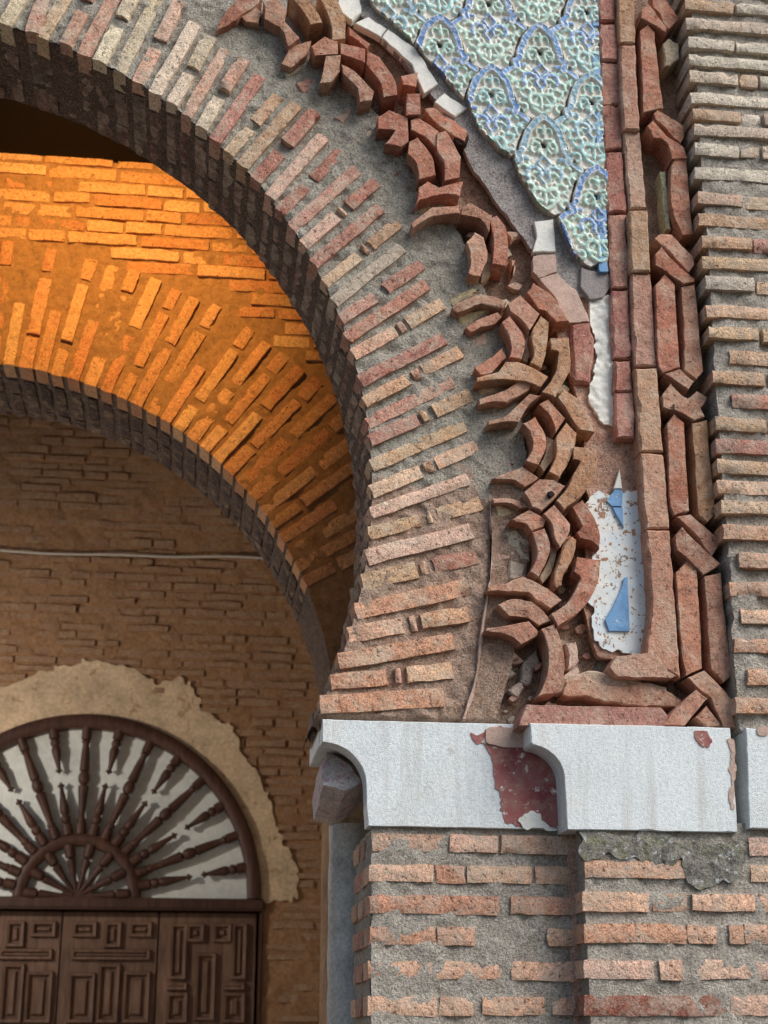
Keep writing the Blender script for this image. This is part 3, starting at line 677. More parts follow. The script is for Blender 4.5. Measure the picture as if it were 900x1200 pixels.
# ================================================================== RECTANGULAR FRAME (alfiz) WITH KNOTTED CHAIN
frame = thing('knotted_frame', 'upright terracotta frame of flat listels and a knotted chain strap beside the tiles', 'moulding')
sheet('frame_bed', [(715, -30), (805, -30), (866, 862), (800, 862), (735, 300)], 0.026, M_RUBBLE, frame, amp=0.010, step=0.009, scale=24, seed=33, big=0.006)
def on(yl, y): return np.interp(y, [p[0] for p in yl], [p[1] for p in yl])
S1L = [(-30, 699), (0, 700.5), (120, 706), (240, 712.5), (440, 720), (520, 722)]; S1R = [(-30, 721), (0, 722.5), (150, 729), (240, 735), (440, 742), (520, 745)]
S2L = [(-30, 722.5), (0, 724), (150, 730.5), (240, 737), (440, 744), (540, 751), (650, 760), (770, 768.5), (800, 771)]
S2R = [(-30, 741), (0, 742.5), (150, 749.5), (245, 758.5), (440, 770.5), (540, 778.5), (650, 787.5), (770, 796), (800, 798)]
cuts1 = [-30, 26, 72, 123, 176, 250, 338, 420, 458, 515]
for i, (a, b) in enumerate(zip(cuts1, cuts1[1:])):
    a2, b2 = a+1, b-1
    piece('listel', [(on(S1L, a2), a2), (on(S1R, a2)-1, a2), (on(S1R, (a2+b2)/2)-1, (a2+b2)/2), (on(S1R, b2)-1, b2), (on(S1L, b2), b2), (on(S1L, (a2+b2)/2), (a2+b2)/2)], -0.030+rng.uniform(-.004, .004), 0.03,
          M_STRAP, frame, pick([lin(162, 104, 88), lin(172, 118, 100), lin(154, 96, 82)]), chip=0.005, bevel=0.006, soft=0, relief=0.006)
cuts2 = [-30, 51, 153, 245, 319, 430, 530, 620, 796]
cols2 = [lin(172, 128, 92), lin(172, 122, 98), lin(184, 146, 122), lin(172, 136, 104), lin(178, 130, 108), lin(184, 142, 110), lin(184, 136, 108), lin(178, 126, 100)]
for i, (a, b) in enumerate(zip(cuts2, cuts2[1:])):
    a2, b2 = a+1, b-1; yo = (-0.052, -0.056, -0.040, -0.060, -0.046, -0.054, -0.054, -0.056)[i]
    piece('listel', [(on(S2L, a2), a2), (on(S2R, a2), a2), (on(S2R, (a2+b2)/2), (a2+b2)/2), (on(S2R, b2), b2), (on(S2L, b2)-(0 if i < 7 else 14), b2-(0 if i < 7 else 26)), (on(S2L, (a2+b2)/2), (a2+b2)/2)], yo, 0.03,
          M_STRAP, frame, cols2[i], chip=0.0025, bevel=0.006, soft=0)
# bottom listels: upper short one, lower long one
piece('listel', c9b if False else [(722, 768), (768, 765), (793, 792), (786, 795), (724, 791), (716, 782)], -0.056, 0.03, M_STRAP, frame, lin(182, 140, 116), chip=0.004)
piece('listel', [(617, 826), (775, 829.5), (784, 840), (776, 853), (690, 851), (608, 850)], -0.092, 0.03, M_STRAP, frame, lin(170, 118, 102), chip=0.002)
piece('listel', [(660, 792), (700, 787), (780, 806), (786, 822), (720, 820), (652, 812)], -0.022, 0.03, M_STRAP, frame, lin(176, 150, 128), chip=0.005, bevel=0.005)
def chain(Yf, col, *lists, **k):
    for p in lists: piece('strap', p, Yf, 0.05, M_STRAP, frame, pick(col), **k)
CA, CB = -0.066, -0.058
chain(CA, S_R, k6((285, 48), (322, 6), (420, 130), (418, 165), (326, 108), (287, 88)))
chain(CB, S_R, k6((335, -30), (395, -30), (470, 75), (470, 95), (425, 142), (398, 110), (382, 66), (345, 30)))
chain(CB, S_R, k6((283, 145), (325, 113), (362, 152), (370, 250), (402, 522), (345, 532), (300, 542)))
chain(-0.05, [lin(182, 160, 130)], k6((393, 205), (425, 178), (477, 205), (480, 280), (437, 318), (400, 322)), chip=0.005, bevel=0.004)
chain(CB, S_R, k6((345, 540), (370, 520), (500, 600), (507, 655), (482, 692), (432, 648), (398, 605), (355, 570)))
chain(CA, S_R, k6((313, 602), (350, 572), (402, 628), (420, 650), (500, 702), (517, 760), (440, 762), (420, 692), (390, 667), (350, 662)))
chain(CB, S_R, k6((440, 765), (512, 725), (532, 1023), (545, 1125), (492, 1130), (440, 1023), (430, 800)))
chain(-0.03, [lin(196, 190, 150)], k6((380, 820), (415, 815), (432, 1020), (440, 1100), (412, 1100), (398, 1020)), chip=0.002)
chain(CB, S_P, k7((350, 160), (385, 135), (440, 140), (546, 245), (552, 290), (520, 332), (462, 270), (438, 240), (387, 195)))
chain(CA, S_R, k7((353, 235), (390, 196), (440, 255), (552, 352), (552, 372), (492, 387), (410, 320), (358, 290)))
chain(CB, S_R, k7((353, 382), (405, 330), (457, 380), (482, 780), (395, 807), (373, 770)))
chain(CB, S_P, k7((480, 392), (555, 372), (588, 740), (592, 800), (557, 842), (498, 792)))
chain(CA, S_P, k7((400, 808), (480, 782), (552, 846), (522, 892), (470, 860)))
chain(CB, S_P, k7((388, 912), (432, 850), (485, 905), (515, 925), (560, 890), (612, 920), (602, 950), (575, 985), (520, 990), (430, 985), (395, 970)))
chain(CA, S_P, k8((448, 42), (445, 10), (520, 20), (580, 25), (602, 75), (548, 97), (500, 70)))
chain(CB, S_R, k8((410, 108), (450, 55), (502, 102), (527, 530), (450, 552), (428, 500)))
chain(CB, S_T, k8((530, 102), (612, 85), (652, 545), (612, 582), (563, 547)))
chain(CB, S_P, k8((453, 552), (530, 535), (672, 660), (668, 692), (630, 752), (590, 700), (550, 640)))
chain(CA, S_P, k8((453, 642), (490, 598), (536, 650), (580, 690), (682, 782), (592, 838), (462, 712)))
chain(CB, S_R, k9((352, 150), (430, 70), (492, 140), (518, 720), (420, 763), (395, 640)))
chain(CB, S_P, k9((520, 172), (628, 150), (692, 760), (640, 802), (558, 722)))
chain(CA, S_P, k9((423, 768), (527, 725), (640, 830), (712, 925), (718, 1072), (640, 1062), (590, 960), (560, 890), (500, 850)))
chain(CA-.012, S_P, k9((352, 948), (480, 830), (556, 892), (415, 1057), (278, 1053)))
chain(CB, S_P, k9((468, 1002), (540, 930), (642, 1062), (545, 1064)))

# ================================================================== SPANDREL: pink plaster, flaking white paint, blue inlay
span = thing('painted_spandrel', 'narrow spandrel panel of flaking pale plaster with blue pointed inlays', 'panel')
sheet('pink_plaster', [(640, 350), (690, 330), (722, 330), (745, 470), (768, 770), (700, 772), (680, 700), (690, 600), (680, 480)], 0.004, M_PINK, span, amp=0.009, step=0.007, scale=30, seed=41, big=0.008)
sheet('white_plaster', [(690, 352), (714, 345), (716, 400), (722, 470), (721, 498), (705, 492), (692, 468), (698, 420)], -0.006, M_WHITE, span, amp=0.009, step=0.005, scale=60, seed=42, edge=0.014, even=1)
sheet('painted_plaster', [(688, 590), (700, 575), (722, 580), (738, 573), (755, 572), (765, 766), (712, 764), (697, 752), (690, 690), (697, 640)], -0.006, M_FLAKE, span, amp=0.0025, step=0.004, seed=43, edge=0.02, skirt=0.008, even=1)
piece('inlay', c4((670, 355), (682, 440), (645, 440)), -0.012, 0.0, M_WHITE, span, chip=0.001, soft=0)
piece('inlay', c4((618, 492), (650, 444), (684, 452), (681, 518), (638, 514)), -0.013, 0.0, M_BLUE, span, chip=0.0008, soft=0, bevel=0.001)
piece('inlay', c4((640, 520), (682, 522), (688, 608)), -0.013, 0.0, M_BLUE, span, chip=0.0008, soft=0, bevel=0.001)
piece('inlay', c5((608, 382), (645, 322), (672, 262), (690, 205), (704, 200), (713, 431), (625, 430)), -0.013, 0.0, M_BLUE, span, chip=0.0008, soft=0, bevel=0.001)
# brick stretch beside the white strip
piece('worn_brick', c3((610, 360), (690, 352), (705, 420), (700, 520), (690, 612), (615, 615), (612, 480)), -0.012, 0.03, M_STRAP, span, lin(164, 104, 88), chip=0.005, bevel=0.01, relief=0.008)

# ================================================================== TILE PANEL
tiles = thing('tile_panel', 'relief tile panel of blue and green glazed pointed leaves set in grey cement', 'tile panel')
sheet('cement_bed', [(385, -30), (440, 40), (478, 78), (520, 130), (550, 190), (575, 225), (600, 262), (618, 285), (640, 318), (668, 345), (700, 352), (718, 330), (712, 200), (703, -30)], -0.004, M_CEMENT, tiles, amp=0.006, step=0.008, scale=14, seed=51, big=0.008)
SC = 4.737/424.0/1.0                                      # crop pixels to metres on this plane is 1/(4.737*424)
def stroke_set():
    S = []   # (points, half width, height, colour)
    G, Bl, W = 'g', 'b', 'w'
    def add(pts, w, h, c, mirror=True):
        if w < 12: w *= 1.32
        S.append((pts, w, h, c))
        if mirror: S.append(([(-x, y) for x, y in pts], w, h, c))
    def arc(cx, cy, r, a0, a1, n=9): return [(cx+r*math.cos(math.radians(a)), cy-r*math.sin(math.radians(a))) for a in np.linspace(a0, a1, n)]
    # pointed border and its steps
    add([(0, -142), (-40, -118), (-82, -70), (-106, -5), (-112, 36)], 19, 0.85, Bl)
    add([(-118, 40), (-140, 62), (-128, 92)], 20, 0.95, Bl)
    add([(-150, 92), (-196, 126)], 17, 0.95, Bl); add(arc(-178, 160, 22, -60, 200), 8, .75, G); add(arc(-100, 312, 22, -120, 130), 8, .75, G)
    add([(-112, 78), (-88, 78)], 14, 0.8, Bl)
    # palmette over the hole
    add([(0, -95), (0, -50)], 8, 0.7, G, False)
    add(arc(-24, -62, 20, -20, 200), 6, 0.65, G)
    add(arc(-46, 20, 27, -60, 240), 8, 0.75, G); add([(-70, 34), (-46, 22), (-28, 2)], 6, .6, G)
    add([(-14, -22), (-34, -28), (-60, -18)], 6, 0.6, G)
    add([(-20, 14), (-12, 50), (0, 62)], 7, 0.65, G)
    # blue lattice and scrolls
    add([(0, 62), (-34, 100), (0, 138)], 6.5, 0.8, Bl)
    add(arc(-58, 158, 38, -30, 220), 9, 0.85, Bl); add([(-84, 176), (-58, 152), (-36, 150)], 7, .7, G)
    add([(0, 138), (-24, 176), (-6, 200)], 7, 0.7, Bl)
    # outer leaf scrolls
    add(arc(-116, 140, 30, -70, 150), 9, 0.8, G); add(arc(-108, 190, 26, -100, 120), 8, 0.75, G); add(arc(-84, 232, 26, -110, 130), 8, 0.75, G)
    add([(-150, 150), (-128, 182), (-136, 208)], 8, 0.7, G); add([(-118, 214), (-112, 240), (-90, 262)], 8, 0.7, G)
    add(arc(-50, 214, 16, 0, 270), 6, 0.65, W)
    # lower palmette
    add(arc(-36, 268, 34, 40, 290), 10, 0.85, G); add([(-52, 292), (-28, 262), (-10, 236)], 7, .65, G)
    add([(0, 212), (0, 250), (0, 312)], 8, 0.75, G, False)
    add([(-62, 290), (-40, 320), (0, 346)], 9, 0.75, G)
    r = random.Random(4)
    for q in range(34):
        x, y = -r.uniform(14, 175), r.uniform(-60, 330)
        if abs(x) > np.interp(y, [-60, 0, 60, 120, 180, 260, 330], [70, 85, 100, 190, 150, 125, 90]): continue
        a = r.uniform(0, 360); add(arc(x, y, r.uniform(8, 17), a, a+r.uniform(120, 260), 6), r.uniform(4, 6), r.uniform(.4, .6), r.choice('wgwg'))
    return S
STROKES = stroke_set()
OUT = [(0, -161), (-48, -136), (-101, -78), (-128, 0), (-134, 42), (-162, 58), (-156, 86), (-216, 116), (-206, 138), (-166, 182), (-138, 260), (-132, 300), (-104, 318), (-104, 344), (-50, 366), (0, 346)]
OUT = OUT+[(-x, y) for x, y in OUT[-2:0:-1]]
PXX, PXZ = 1/(4.737*413.0), 1/(4.737*368.0)

def tile(hx, hz, seed, clip=None, tone=0.0, plain=0.0):
    step = 0.0021
    xs = np.arange(-0.115, 0.1151, step); zs = np.arange(-0.215, 0.098, step)
    X, Z = np.meshgrid(xs, zs, indexing='ij')
    U = X/PXX; Vv = -Z/PXZ
    wob = fbm(np.c_[X.ravel()+hx, np.zeros(X.size), Z.ravel()+hz], 40, 2, seed).reshape(X.shape)*5
    U2 = U+wob; V2 = Vv+wob*0.7
    H = np.zeros(X.shape); C = np.zeros(X.shape+(3,)); C[:] = lin(228, 224, 210)[:3]
    def seg(p, q):
        ax, ay = p; bx, by = q; dx, dy = bx-ax, by-ay; t = np.clip(((U2-ax)*dx+(V2-ay)*dy)/(dx*dx+dy*dy+1e-9), 0, 1)
        return np.hypot(U2-ax-t*dx, V2-ay-t*dy)
    g = [lin(162, 202, 186), lin(176, 208, 190), lin(148, 194, 190)][(seed//2) % 3]; b = [lin(98, 138, 190), lin(110, 152, 200), lin(128, 168, 186)][seed % 3]
    cols = {'g': np.array(g[:3]), 'b': np.array(b[:3]), 'w': np.array(lin(232, 230, 218)[:3])}
    for pts, w, h, c in STROKES:
        d = np.full(X.shape, 1e9)
        for p, q in zip(pts, pts[1:]): d = np.minimum(d, seg(p, q))
        prof = np.clip((w-d)/(5.0 if w < 16 else 4.0)+0.5, 0, 1); hh = h*prof*(1-(0.12 if w < 16 else -0.12)*np.clip(d/w, 0, 1)**2)
        up = hh > H
        C[up & (prof > 0.3)] = cols['w']; C[up & (d < w*(0.74 if w < 16 else 0.72))] = cols[c]; H = np.maximum(H, hh)
    hole = np.hypot(U, Vv*PXZ/PXX) < 17
    H[hole] = -1.0; C[hole] = (0.02, 0.018, 0.015)  # shallow pit, deep hole's shade painted near black
    out = inside([(x, y) for x, y in OUT], U2, V2)
    WX, WZ = X+hx, Z+hz
    if clip is not None: out &= inside(clip, WX+wob*0.0004, WZ+wob*0.0004)
    keep = out[:-1, :-1] & out[1:, 1:]
    rough = fbm(np.c_[WX.ravel(), np.zeros(X.size), WZ.ravel()], 120, 3, seed+3).reshape(X.shape)*0.0016
    lean = (hx*7+hz*13) % 1*0.006
    Y = -0.017-H*0.0105+rough-lean-0.016*np.clip((Z+0.06)/0.15, 0, 1)
    # wear: some of the relief rubbed off
    F = grid_faces(len(xs), len(zs), keep)
    if len(F) < 60: return None
    full = np.c_[WX.ravel(), Y.ravel(), WZ.ravel()]
    Farr = np.array(F); used = np.unique(Farr); m = -np.ones(len(full), int); m[used] = np.arange(len(used))
    V = full[used]; Fq = m[Farr][:, ::-1]; CC = C.reshape(-1, 3)[used]
    cnt = {}
    for f in Fq.tolist():
        for a, bq in zip(f, f[1:]+f[:1]):
            k = (min(a, bq), max(a, bq)); cnt[k] = None if k in cnt else (a, bq)
    V = V.tolist(); Fl = Fq.tolist(); ex = {}; CC = CC.tolist()
    for e in cnt.values():
        if not e: continue
        for q in e:
            if q not in ex: ex[q] = len(V); V.append([V[q][0], 0.004, V[q][2]]); CC.append(list(lin(170, 150, 128)[:3]))
        Fl.append([e[1], e[0], ex[e[0]], ex[e[1]]])
    o = mesh_obj('glazed_tile', V, Fl, M_GLAZE, tiles, 70)
    at_ = o.data.color_attributes.new('glaze', 'FLOAT_COLOR', 'POINT')
    at_.data.foreach_set('color', np.c_[np.array(CC), np.ones(len(CC))].ravel().astype(np.float32))
    return o
clip_px = [(408, -60), (436, 6), (478, 44), (515, 85), (545, 118), (560, 150), (585, 176), (597, 182), (612, 210), (628, 238), (648, 256), (655, 265), (670, 300), (690, 312), (703, 316), (712, 316), (709, 200), (696, -60)]
CLIP = [xz(x, y, -0.02) for x, y in clip_px]
k = 0
for r in range(-5, 6):
    for c in range(-3, 4):
        if (r+c) % 2: continue
        hx = 0.876+0.1415*(c+1 if False else c); hz = 3.906+0.1495*(-(r)+0)
        hx0 = 0.876+0.1415*c; hz0 = 3.902-0.1495*r
        k += 1; tile(hx0, hz0, 60+k, CLIP)
# blue upright edging on the right and white inlays along the curve
for a, b in ((-12, 30), (60, 92), (120, 168), (222, 244), (247, 318)):
    piece('blue_edging', [(np.interp(a, [0, 320], [694, 703]), a), (np.interp(a, [0, 320], [700.5, 712.5]), a), (np.interp(b, [0, 320], [700.5, 712.5]), b), (np.interp(b, [0, 320], [694, 703]), b)], -0.028, 0.0, M_BLUE, tiles, chip=0.004, soft=0)
for p in (tA((-10, -30), (58, -30), (64, 38), (36, 66), (-10, 34)), tA((42, 75), (90, 56), (150, 94), (130, 122)), tA((134, 124), (154, 97), (250, 160), (320, 276), (272, 308), (232, 212)), tA((308, 336), (340, 304), (416, 356), (376, 385)),
          c2((742, 575), (825, 560), (832, 700), (736, 702), (752, 640))):
    piece('white_inlay', p, -0.016, 0.01, M_WHITE, tiles, chip=0.003, soft=0, bevel=0.003)
piece('rose_inlay', c3((455, 75), (540, 65), (550, 140), (472, 167), (445, 140)), -0.016, 0.01, M_ROSE, tiles, chip=0.003, soft=0)
piece('rose_inlay', c3((475, 167), (552, 145), (632, 220), (682, 320), (690, 350), (602, 352), (540, 250)), -0.016, 0.01, M_ROSE, tiles, chip=0.003, soft=0)
piece('grey_inlay', c3((652, 120), (700, 140), (765, 148), (780, 190), (742, 246), (690, 252), (650, 200)), -0.016, 0.01, M_GREYSTONE, tiles, chip=0.003)

# ================================================================== RIGHT BRICK WALL
YW = -0.100
rw = thing('brick_wall', 'upright wall of weathered grey and red bricks standing right of the knotted frame', 'wall')
wx = lambda y: np.interp(y, [0, 235, 435, 702, 850], [802, 817, 834, 850, 862])
sheet('mortar_bed', [(wx(-40)+5, -40), (1010, -40), (1010, 860), (wx(860)+5, 860)], YW+0.012, M_MORTAR_W, rw, amp=0.013, step=0.0085, scale=30, seed=61, skirt=0.12, big=0.006)
ROWS = [-34, -12, 10, 32, 55, 75, 94, 118, 138, 156, 178, 204, 235, 259, 286, 309, 334, 365, 392, 418, 443, 470, 496, 523, 546, 570, 595, 624, 657, 689, 722, 756, 794, 826]
P_WALL_T = [lin(192, 180, 162), lin(184, 172, 154), lin(202, 190, 170), lin(188, 168, 146)]
rowcol = {286: P_RED, 309: P_RED, 235: P_PINK, 365: P_ORANGE, 392: P_RED, 418: P_RED, 470: P_RED, 523: P_RED, 496: P_TAN, 443: P_TAN, 546: P_TAN, 570: P_ORANGE, 595: P_TAN, 624: P_ORANGE, 657: P_ORANGE}
for i, y in enumerate(ROWS):
    Zr = at(870, y, YW)[2]; x0 = at(wx(y)+(1 if y < 600 else 2), y, YW)[0]
    nxt = ROWS[i+1] if i+1 < len(ROWS) else y+32
    pal = rowcol.get(y, P_WALL_T if y < 350 else P_ORANGE)
    H = min(0.037, (nxt-y)/452*0.80)
    if y in (418, 470): x0 += 0.05
    if y > 610: x0 += rng.choice((0.0, 0.01, 0.035))
    x = x0; q = 0
    while x < 1.78:
        L = (rng.uniform(.26, .29) if i % 2 else (rng.uniform(.12, .14) if q == 0 else rng.choice((0.05, .13, .27))))
        jit = rng.uniform(-.002, .002)
        Yf = YW+rng.uniform(-.006, .006)
        if y == 418: Yf += 0.004
        face_brick((x, Zr+jit), (x+L, Zr+jit+rng.uniform(-.003, .003)), H*rng.uniform(.9, 1.04), Yf, rw, M_FADED, pick(pal if rng.random() < .85 else P_TAN), depth=0.13)
        x += L+rng.uniform(.008, .016); q += 1
prism('core', [(1.40, 2.32), (3.0, 2.32), (3.0, 7.0), (1.34, 7.0)], YW+0.05, 0.04, M_MORTAR_W, rw)

# ================================================================== IMPOSTS
def quarter(cx, cz, r, a0, a1, n=12): return [(cx+r*math.cos(math.radians(a)), cz+r*math.sin(math.radians(a))) for a in np.linspace(a0, a1, n)]
imp = thing('marble_impost', 'white speckled marble impost with broken cavetto end carrying the arch springing', 'impost')
xl = xz(378, 843, -0.014)[0]; xe = xz(431, 960, -0.014)[0]; zt = xz(378, 843, -.014)[1]; zf = xz(378, 869.5, -.014)[1]; zb = xz(431, 968, -.014)[1]; xr = xz(666, 900, -.014)[0]
r_ = xe-xl-0.004
poly = [(xl, zt), (xl, zf)]+quarter(xl+0.0, zf-r_, r_, 90, 0, 14)+[(xe, zb), (xr, zb), (xr, zt)]
o = piece('slab', None, -0.014, 0.055, M_MARBLE, imp, world_poly=poly, soft=0, bevel=0.002, chip=0.0008, relief=0.0, step=0.012)
# fillet running back along the soffit and the broken cavetto block behind
box('fillet', xl-0.001, xl+0.13, 0.056, T1-0.005, zf+0.004, zt-0.002, M_MARBLE, imp, 0.002)
def rock(name, pts, faces, mat, parent, sub=3, amp=0.004, seed=3):
    bm = bmesh.new(); vs_ = [bm.verts.new(p) for p in pts]
    bmesh.ops.convex_hull(bm, input=vs_)
    bmesh.ops.triangulate(bm, faces=bm.faces[:])
    bmesh.ops.subdivide_edges(bm, edges=bm.edges[:], cuts=sub, use_grid_fill=True)
    P = np.array([v.co[:] for v in bm.verts]); n = np.c_[fbm(P, 40, 3, seed), fbm(P, 40, 3, seed+1), fbm(P, 40, 3, seed+2)]*amp
    for v, d in zip(bm.verts, n): v.co += Vector(d)
    bmesh.ops.recalc_face_normals(bm, faces=bm.faces[:])
    me = bpy.data.meshes.new(name); bm.to_mesh(me); bm.free(); me.materials.append(mat)
    me.polygons.foreach_set('use_smooth', [True]*len(me.polygons)); me.set_sharp_from_angle(angle=math.radians(32))
    return link(bpy.data.objects.new(name, me), parent)
bl = [at(384, 880, .15), at(377, 898, .12), at(379, 920, .062), at(405, 926, .062), at(424, 918, .07), at(411, 897, .11),
      at(368, 961, .33), at(389, 968, .33), at(404, 961, .33), at(410, 948, .30), at(366, 934, .33), at(372, 905, .33), at(430, 935, .33), at(430, 900, .33)]
rock('broken_block', [tuple(p) for p in bl], None, M_BROKEN, imp)
sheet('red_paint', [(553, 858), (561, 860), (568, 854), (620, 853), (668, 858), (668, 973), (640, 972), (630, 960), (616, 958), (612, 967), (590, 963), (584, 945), (579, 925), (576, 905), (571, 885), (567, 872), (556, 866)], -0.016, M_REDPAINT, imp, amp=0.0012, step=0.0035, seed=71, edge=0.016, skirt=0.003, even=1)
sheet('tan_fillet', [(569, 853), (622, 851), (624, 876), (598, 876), (570, 873)], -0.0205, M_ROSE, imp, amp=0.001, step=0.006, seed=72, edge=0.002, skirt=0.006)
sheet('white_splash', [(606, 962), (622, 952), (634, 950), (634, 960), (648, 968), (655, 972), (612, 971)], -0.0195, M_WHITE, imp, amp=0.001, step=0.003, seed=73, edge=0.02, skirt=0.003, even=1)

imp2 = thing('marble_impost', 'white speckled marble impost with curved end standing proud under the knotted frame', 'impost')
YI = -0.100
x0 = xz(621, 850, YI)[0]; z1 = xz(621, 847, YI)[1]; zf = xz(621, 870.5, YI)[1]; xe = xz(663, 930, YI)[0]; zb = xz(665, 972, YI)[1]; xr = xz(859, 900, YI)[0]
rr2 = xe-x0-0.005
poly = [(x0, z1), (x0, zf), (x0+0.004, zf-0.004)]+quarter(x0+0.004, zf-0.006-rr2, rr2, 88, 0, 14)+[(xe+.001, zb), (xr, zb), (xr, z1)]
piece('slab', None, YI, 0.03, M_MARBLE, imp2, world_poly=poly, soft=0, bevel=0.0022, chip=0.0010, relief=0.0, step=0.012)
sheet('red_stain', [(815, 857), (832, 857), (834, 868), (828, 876), (818, 868)], YI-0.002, M_REDPAINT, imp2, amp=0.0006, step=0.003, seed=75, edge=0.014, skirt=0.003, even=1)
sheet('rust_streak', [(854, 866), (860, 868), (862, 900), (861, 950), (857, 950), (857, 905)], YI-0.002, M_ROSE, imp2, amp=0.0006, step=0.003, seed=76, edge=0.012, skirt=0.003, even=1)
imp3 = thing('marble_impost', 'stained white marble impost end built into the wall beyond the curved impost', 'impost')
piece('slab', None, -0.108, 0.03, M_MARBLE, imp3, world_poly=[xz(874, 853, -.108), (1.9, xz(874, 853, -.108)[1]), (1.9, xz(874, 971, -.108)[1]), xz(878, 971, -.108)], soft=0, bevel=0.003, chip=0.0015, step=0.012, relief=0.0)
sheet('brown_stain', [(884, 852), (902, 852), (902, 862), (888, 862)], -0.111, M_ROSE, imp3, amp=0.001, step=0.005, seed=77, edge=0.006, skirt=0.004)

# ================================================================== LOWER PIERS
YP, YQ = -0.006, -0.092
pier = thing('brick_pier', 'brick pier under the broken impost, its corner edging the dark passage', 'pier')
prism('core', [(0.44, 0.002), (3.0, 0.002), (3.0, 2.05), (0.44, 2.05)], 0.03, T1-0.004, M_MORTAR_W, pier)
xc = xz(432, 1100, YP)[0]; xg = xz(672, 1080, YP)[0]
def wpoly(x0, x1, z0, z1): return [(x0, z0), (x1, z0), (x1, z1), (x0, z1)]
sheet('mortar_bed', None, YP+0.0048, M_MORTAR_W, pier, amp=0.011, step=0.007, scale=30, seed=81, world_poly=wpoly(xc+0.006, xg+0.02, 1.3, IMP_B+0.004), big=0.005, skirt=0.05)
PR = [(988, [(437, 526), (527, 583), (587, 668)]), (1024, [(433, 508), (511, 545), (548, 623), (628, 671)]), (1060, [(433, 584), (598, 671)]), (1097, [(433, 509), (512, 557), (642, 674)]),
      (1137, [(433, 587), (600, 674)]), (1179, [(432, 511), (515, 554), (566, 638), (646, 678)]), (1218, [(432, 585), (595, 678)]), (1256, [(432, 505), (512, 580), (590, 678)])]
for i, (y, segs) in enumerate(PR):
    Zr = at(520, y, YP)[2]
    for s, e in segs:
        face_brick((at(s, y, YP)[0], Zr), (at(e, y, YP)[0], Zr+rng.uniform(-.002, .002)), 0.040*rng.uniform(.92, 1.06), YP+rng.uniform(-.004, .003), pier, M_FADED, pick(P_ORANGE if i else P_PINK), depth=0.12)
    # the reveal: bricks end-on along the jamb
    yy = 0.125
    while yy < T1-0.03:
        L = rng.choice((.10, .2)); L = min(L, T1-0.01-yy)
        put_brick((xc+rng.uniform(-.004, .004), yy+L/2, Zr), (0, 1, 0), (1, 0, 0), (0, 0, -1), (L, 0.1, 0.04), pier, M_FADED, pick(P_RED if rng.random() < .4 else P_ORANGE)); yy += L+0.012
# mortar of the reveal
ysr = np.arange(0.0, T1, 0.008); zsr = np.arange(1.2, IMP_B, 0.008)
A, B = np.meshgrid(ysr, zsr, indexing='ij'); base = np.c_[np.full(A.size, xc), A.ravel(), B.ravel()]
mesh_obj('reveal_mortar', np.c_[xc+0.008+fbm(base, 30, 4, 90)*0.01, base[:, 1:]], grid_faces(len(ysr), len(zsr)), M_MORTAR_W, pier, 70)

pier2 = thing('brick_pier', 'proud brick pier with dark lichen patch under the curved impost', 'pier')
xq = xz(683, 1080, YQ)[0]
prism('core', [(xq+.03, 0.002), (3.0, 0.002), (3.0, 2.05), (xq+.03, 2.05)], YQ+0.045, 0.028, M_MORTAR_W, pier2)
sheet('mortar_bed', None, YQ+0.0058, M_MORTAR_W, pier2, amp=0.011, step=0.007, scale=30, seed=83, world_poly=wpoly(xq+0.010, 1.75, 1.3, IMP_B+0.012), big=0.006, skirt=0.1)
QR = [(1019, [(686, 807)], P_ORANGE), (1057, [(684, 761), (766, 805), (812, 884), (891, 960)], P_ORANGE), (1094, [(684, 803), (806, 839), (854, 871), (873, 950)], P_ORANGE), (1136, [(684, 767), (773, 799), (810, 885), (888, 960)], P_PINK),
      (1178, [(684, 852), (856, 960)], None), (1218, [(684, 770), (778, 850), (858, 960)], P_ORANGE), (1256, [(684, 840), (850, 960)], P_ORANGE), (990, [(877, 960)], P_PINK), (1022, [(881, 960)], P_ORANGE)]
for i, (y, segs, pal) in enumerate(QR):
    Zr = at(760, y, YQ)[2]
    for q, (s, e) in enumerate(segs):
        col = pick(pal) if pal else (lin(142, 84, 64) if q == 0 else pick(P_PINK))
        face_brick((at(s, y, YQ)[0], Zr), (at(e, y, YQ)[0], Zr+rng.uniform(-.002, .002)), 0.041*rng.uniform(.9, 1.06), YQ+rng.uniform(-.005, .002), pier2, M_FADED, col, depth=0.085)
sheet('lichen_patch', [(680, 969), (700, 972), (780, 976), (806, 985), (838, 996), (860, 985), (874, 990), (872, 1010), (858, 1030), (838, 1040), (812, 1036), (806, 1010), (770, 1011), (700, 1008), (684, 1006)], YQ-0.002, M_MOSS, pier2, amp=0.008, step=0.006, scale=34, seed=85, edge=0.03, skirt=0.02, big=0.006, even=3)
# rough plaster line in the re-entrant corner
gz = np.linspace(1.3, IMP_B, 40)
V = []; F = []
for i, z in enumerate(gz):
    w = 0.001+0.003*math.sin(i*1.7)+0.003*math.sin(i*4.1)
    V += [(xq-0.010-w, -0.001, z), (xq-0.002, -0.006-w*.6, z), (xq+0.012, -0.012-w, z)]
    if i: 
        b_ = 3*i; F += [(b_-3, b_-2, b_+1, b_), (b_-2, b_-1, b_+2, b_+1)]
mesh_obj('corner_fillet', V, F, M_PINK, pier2, 60)

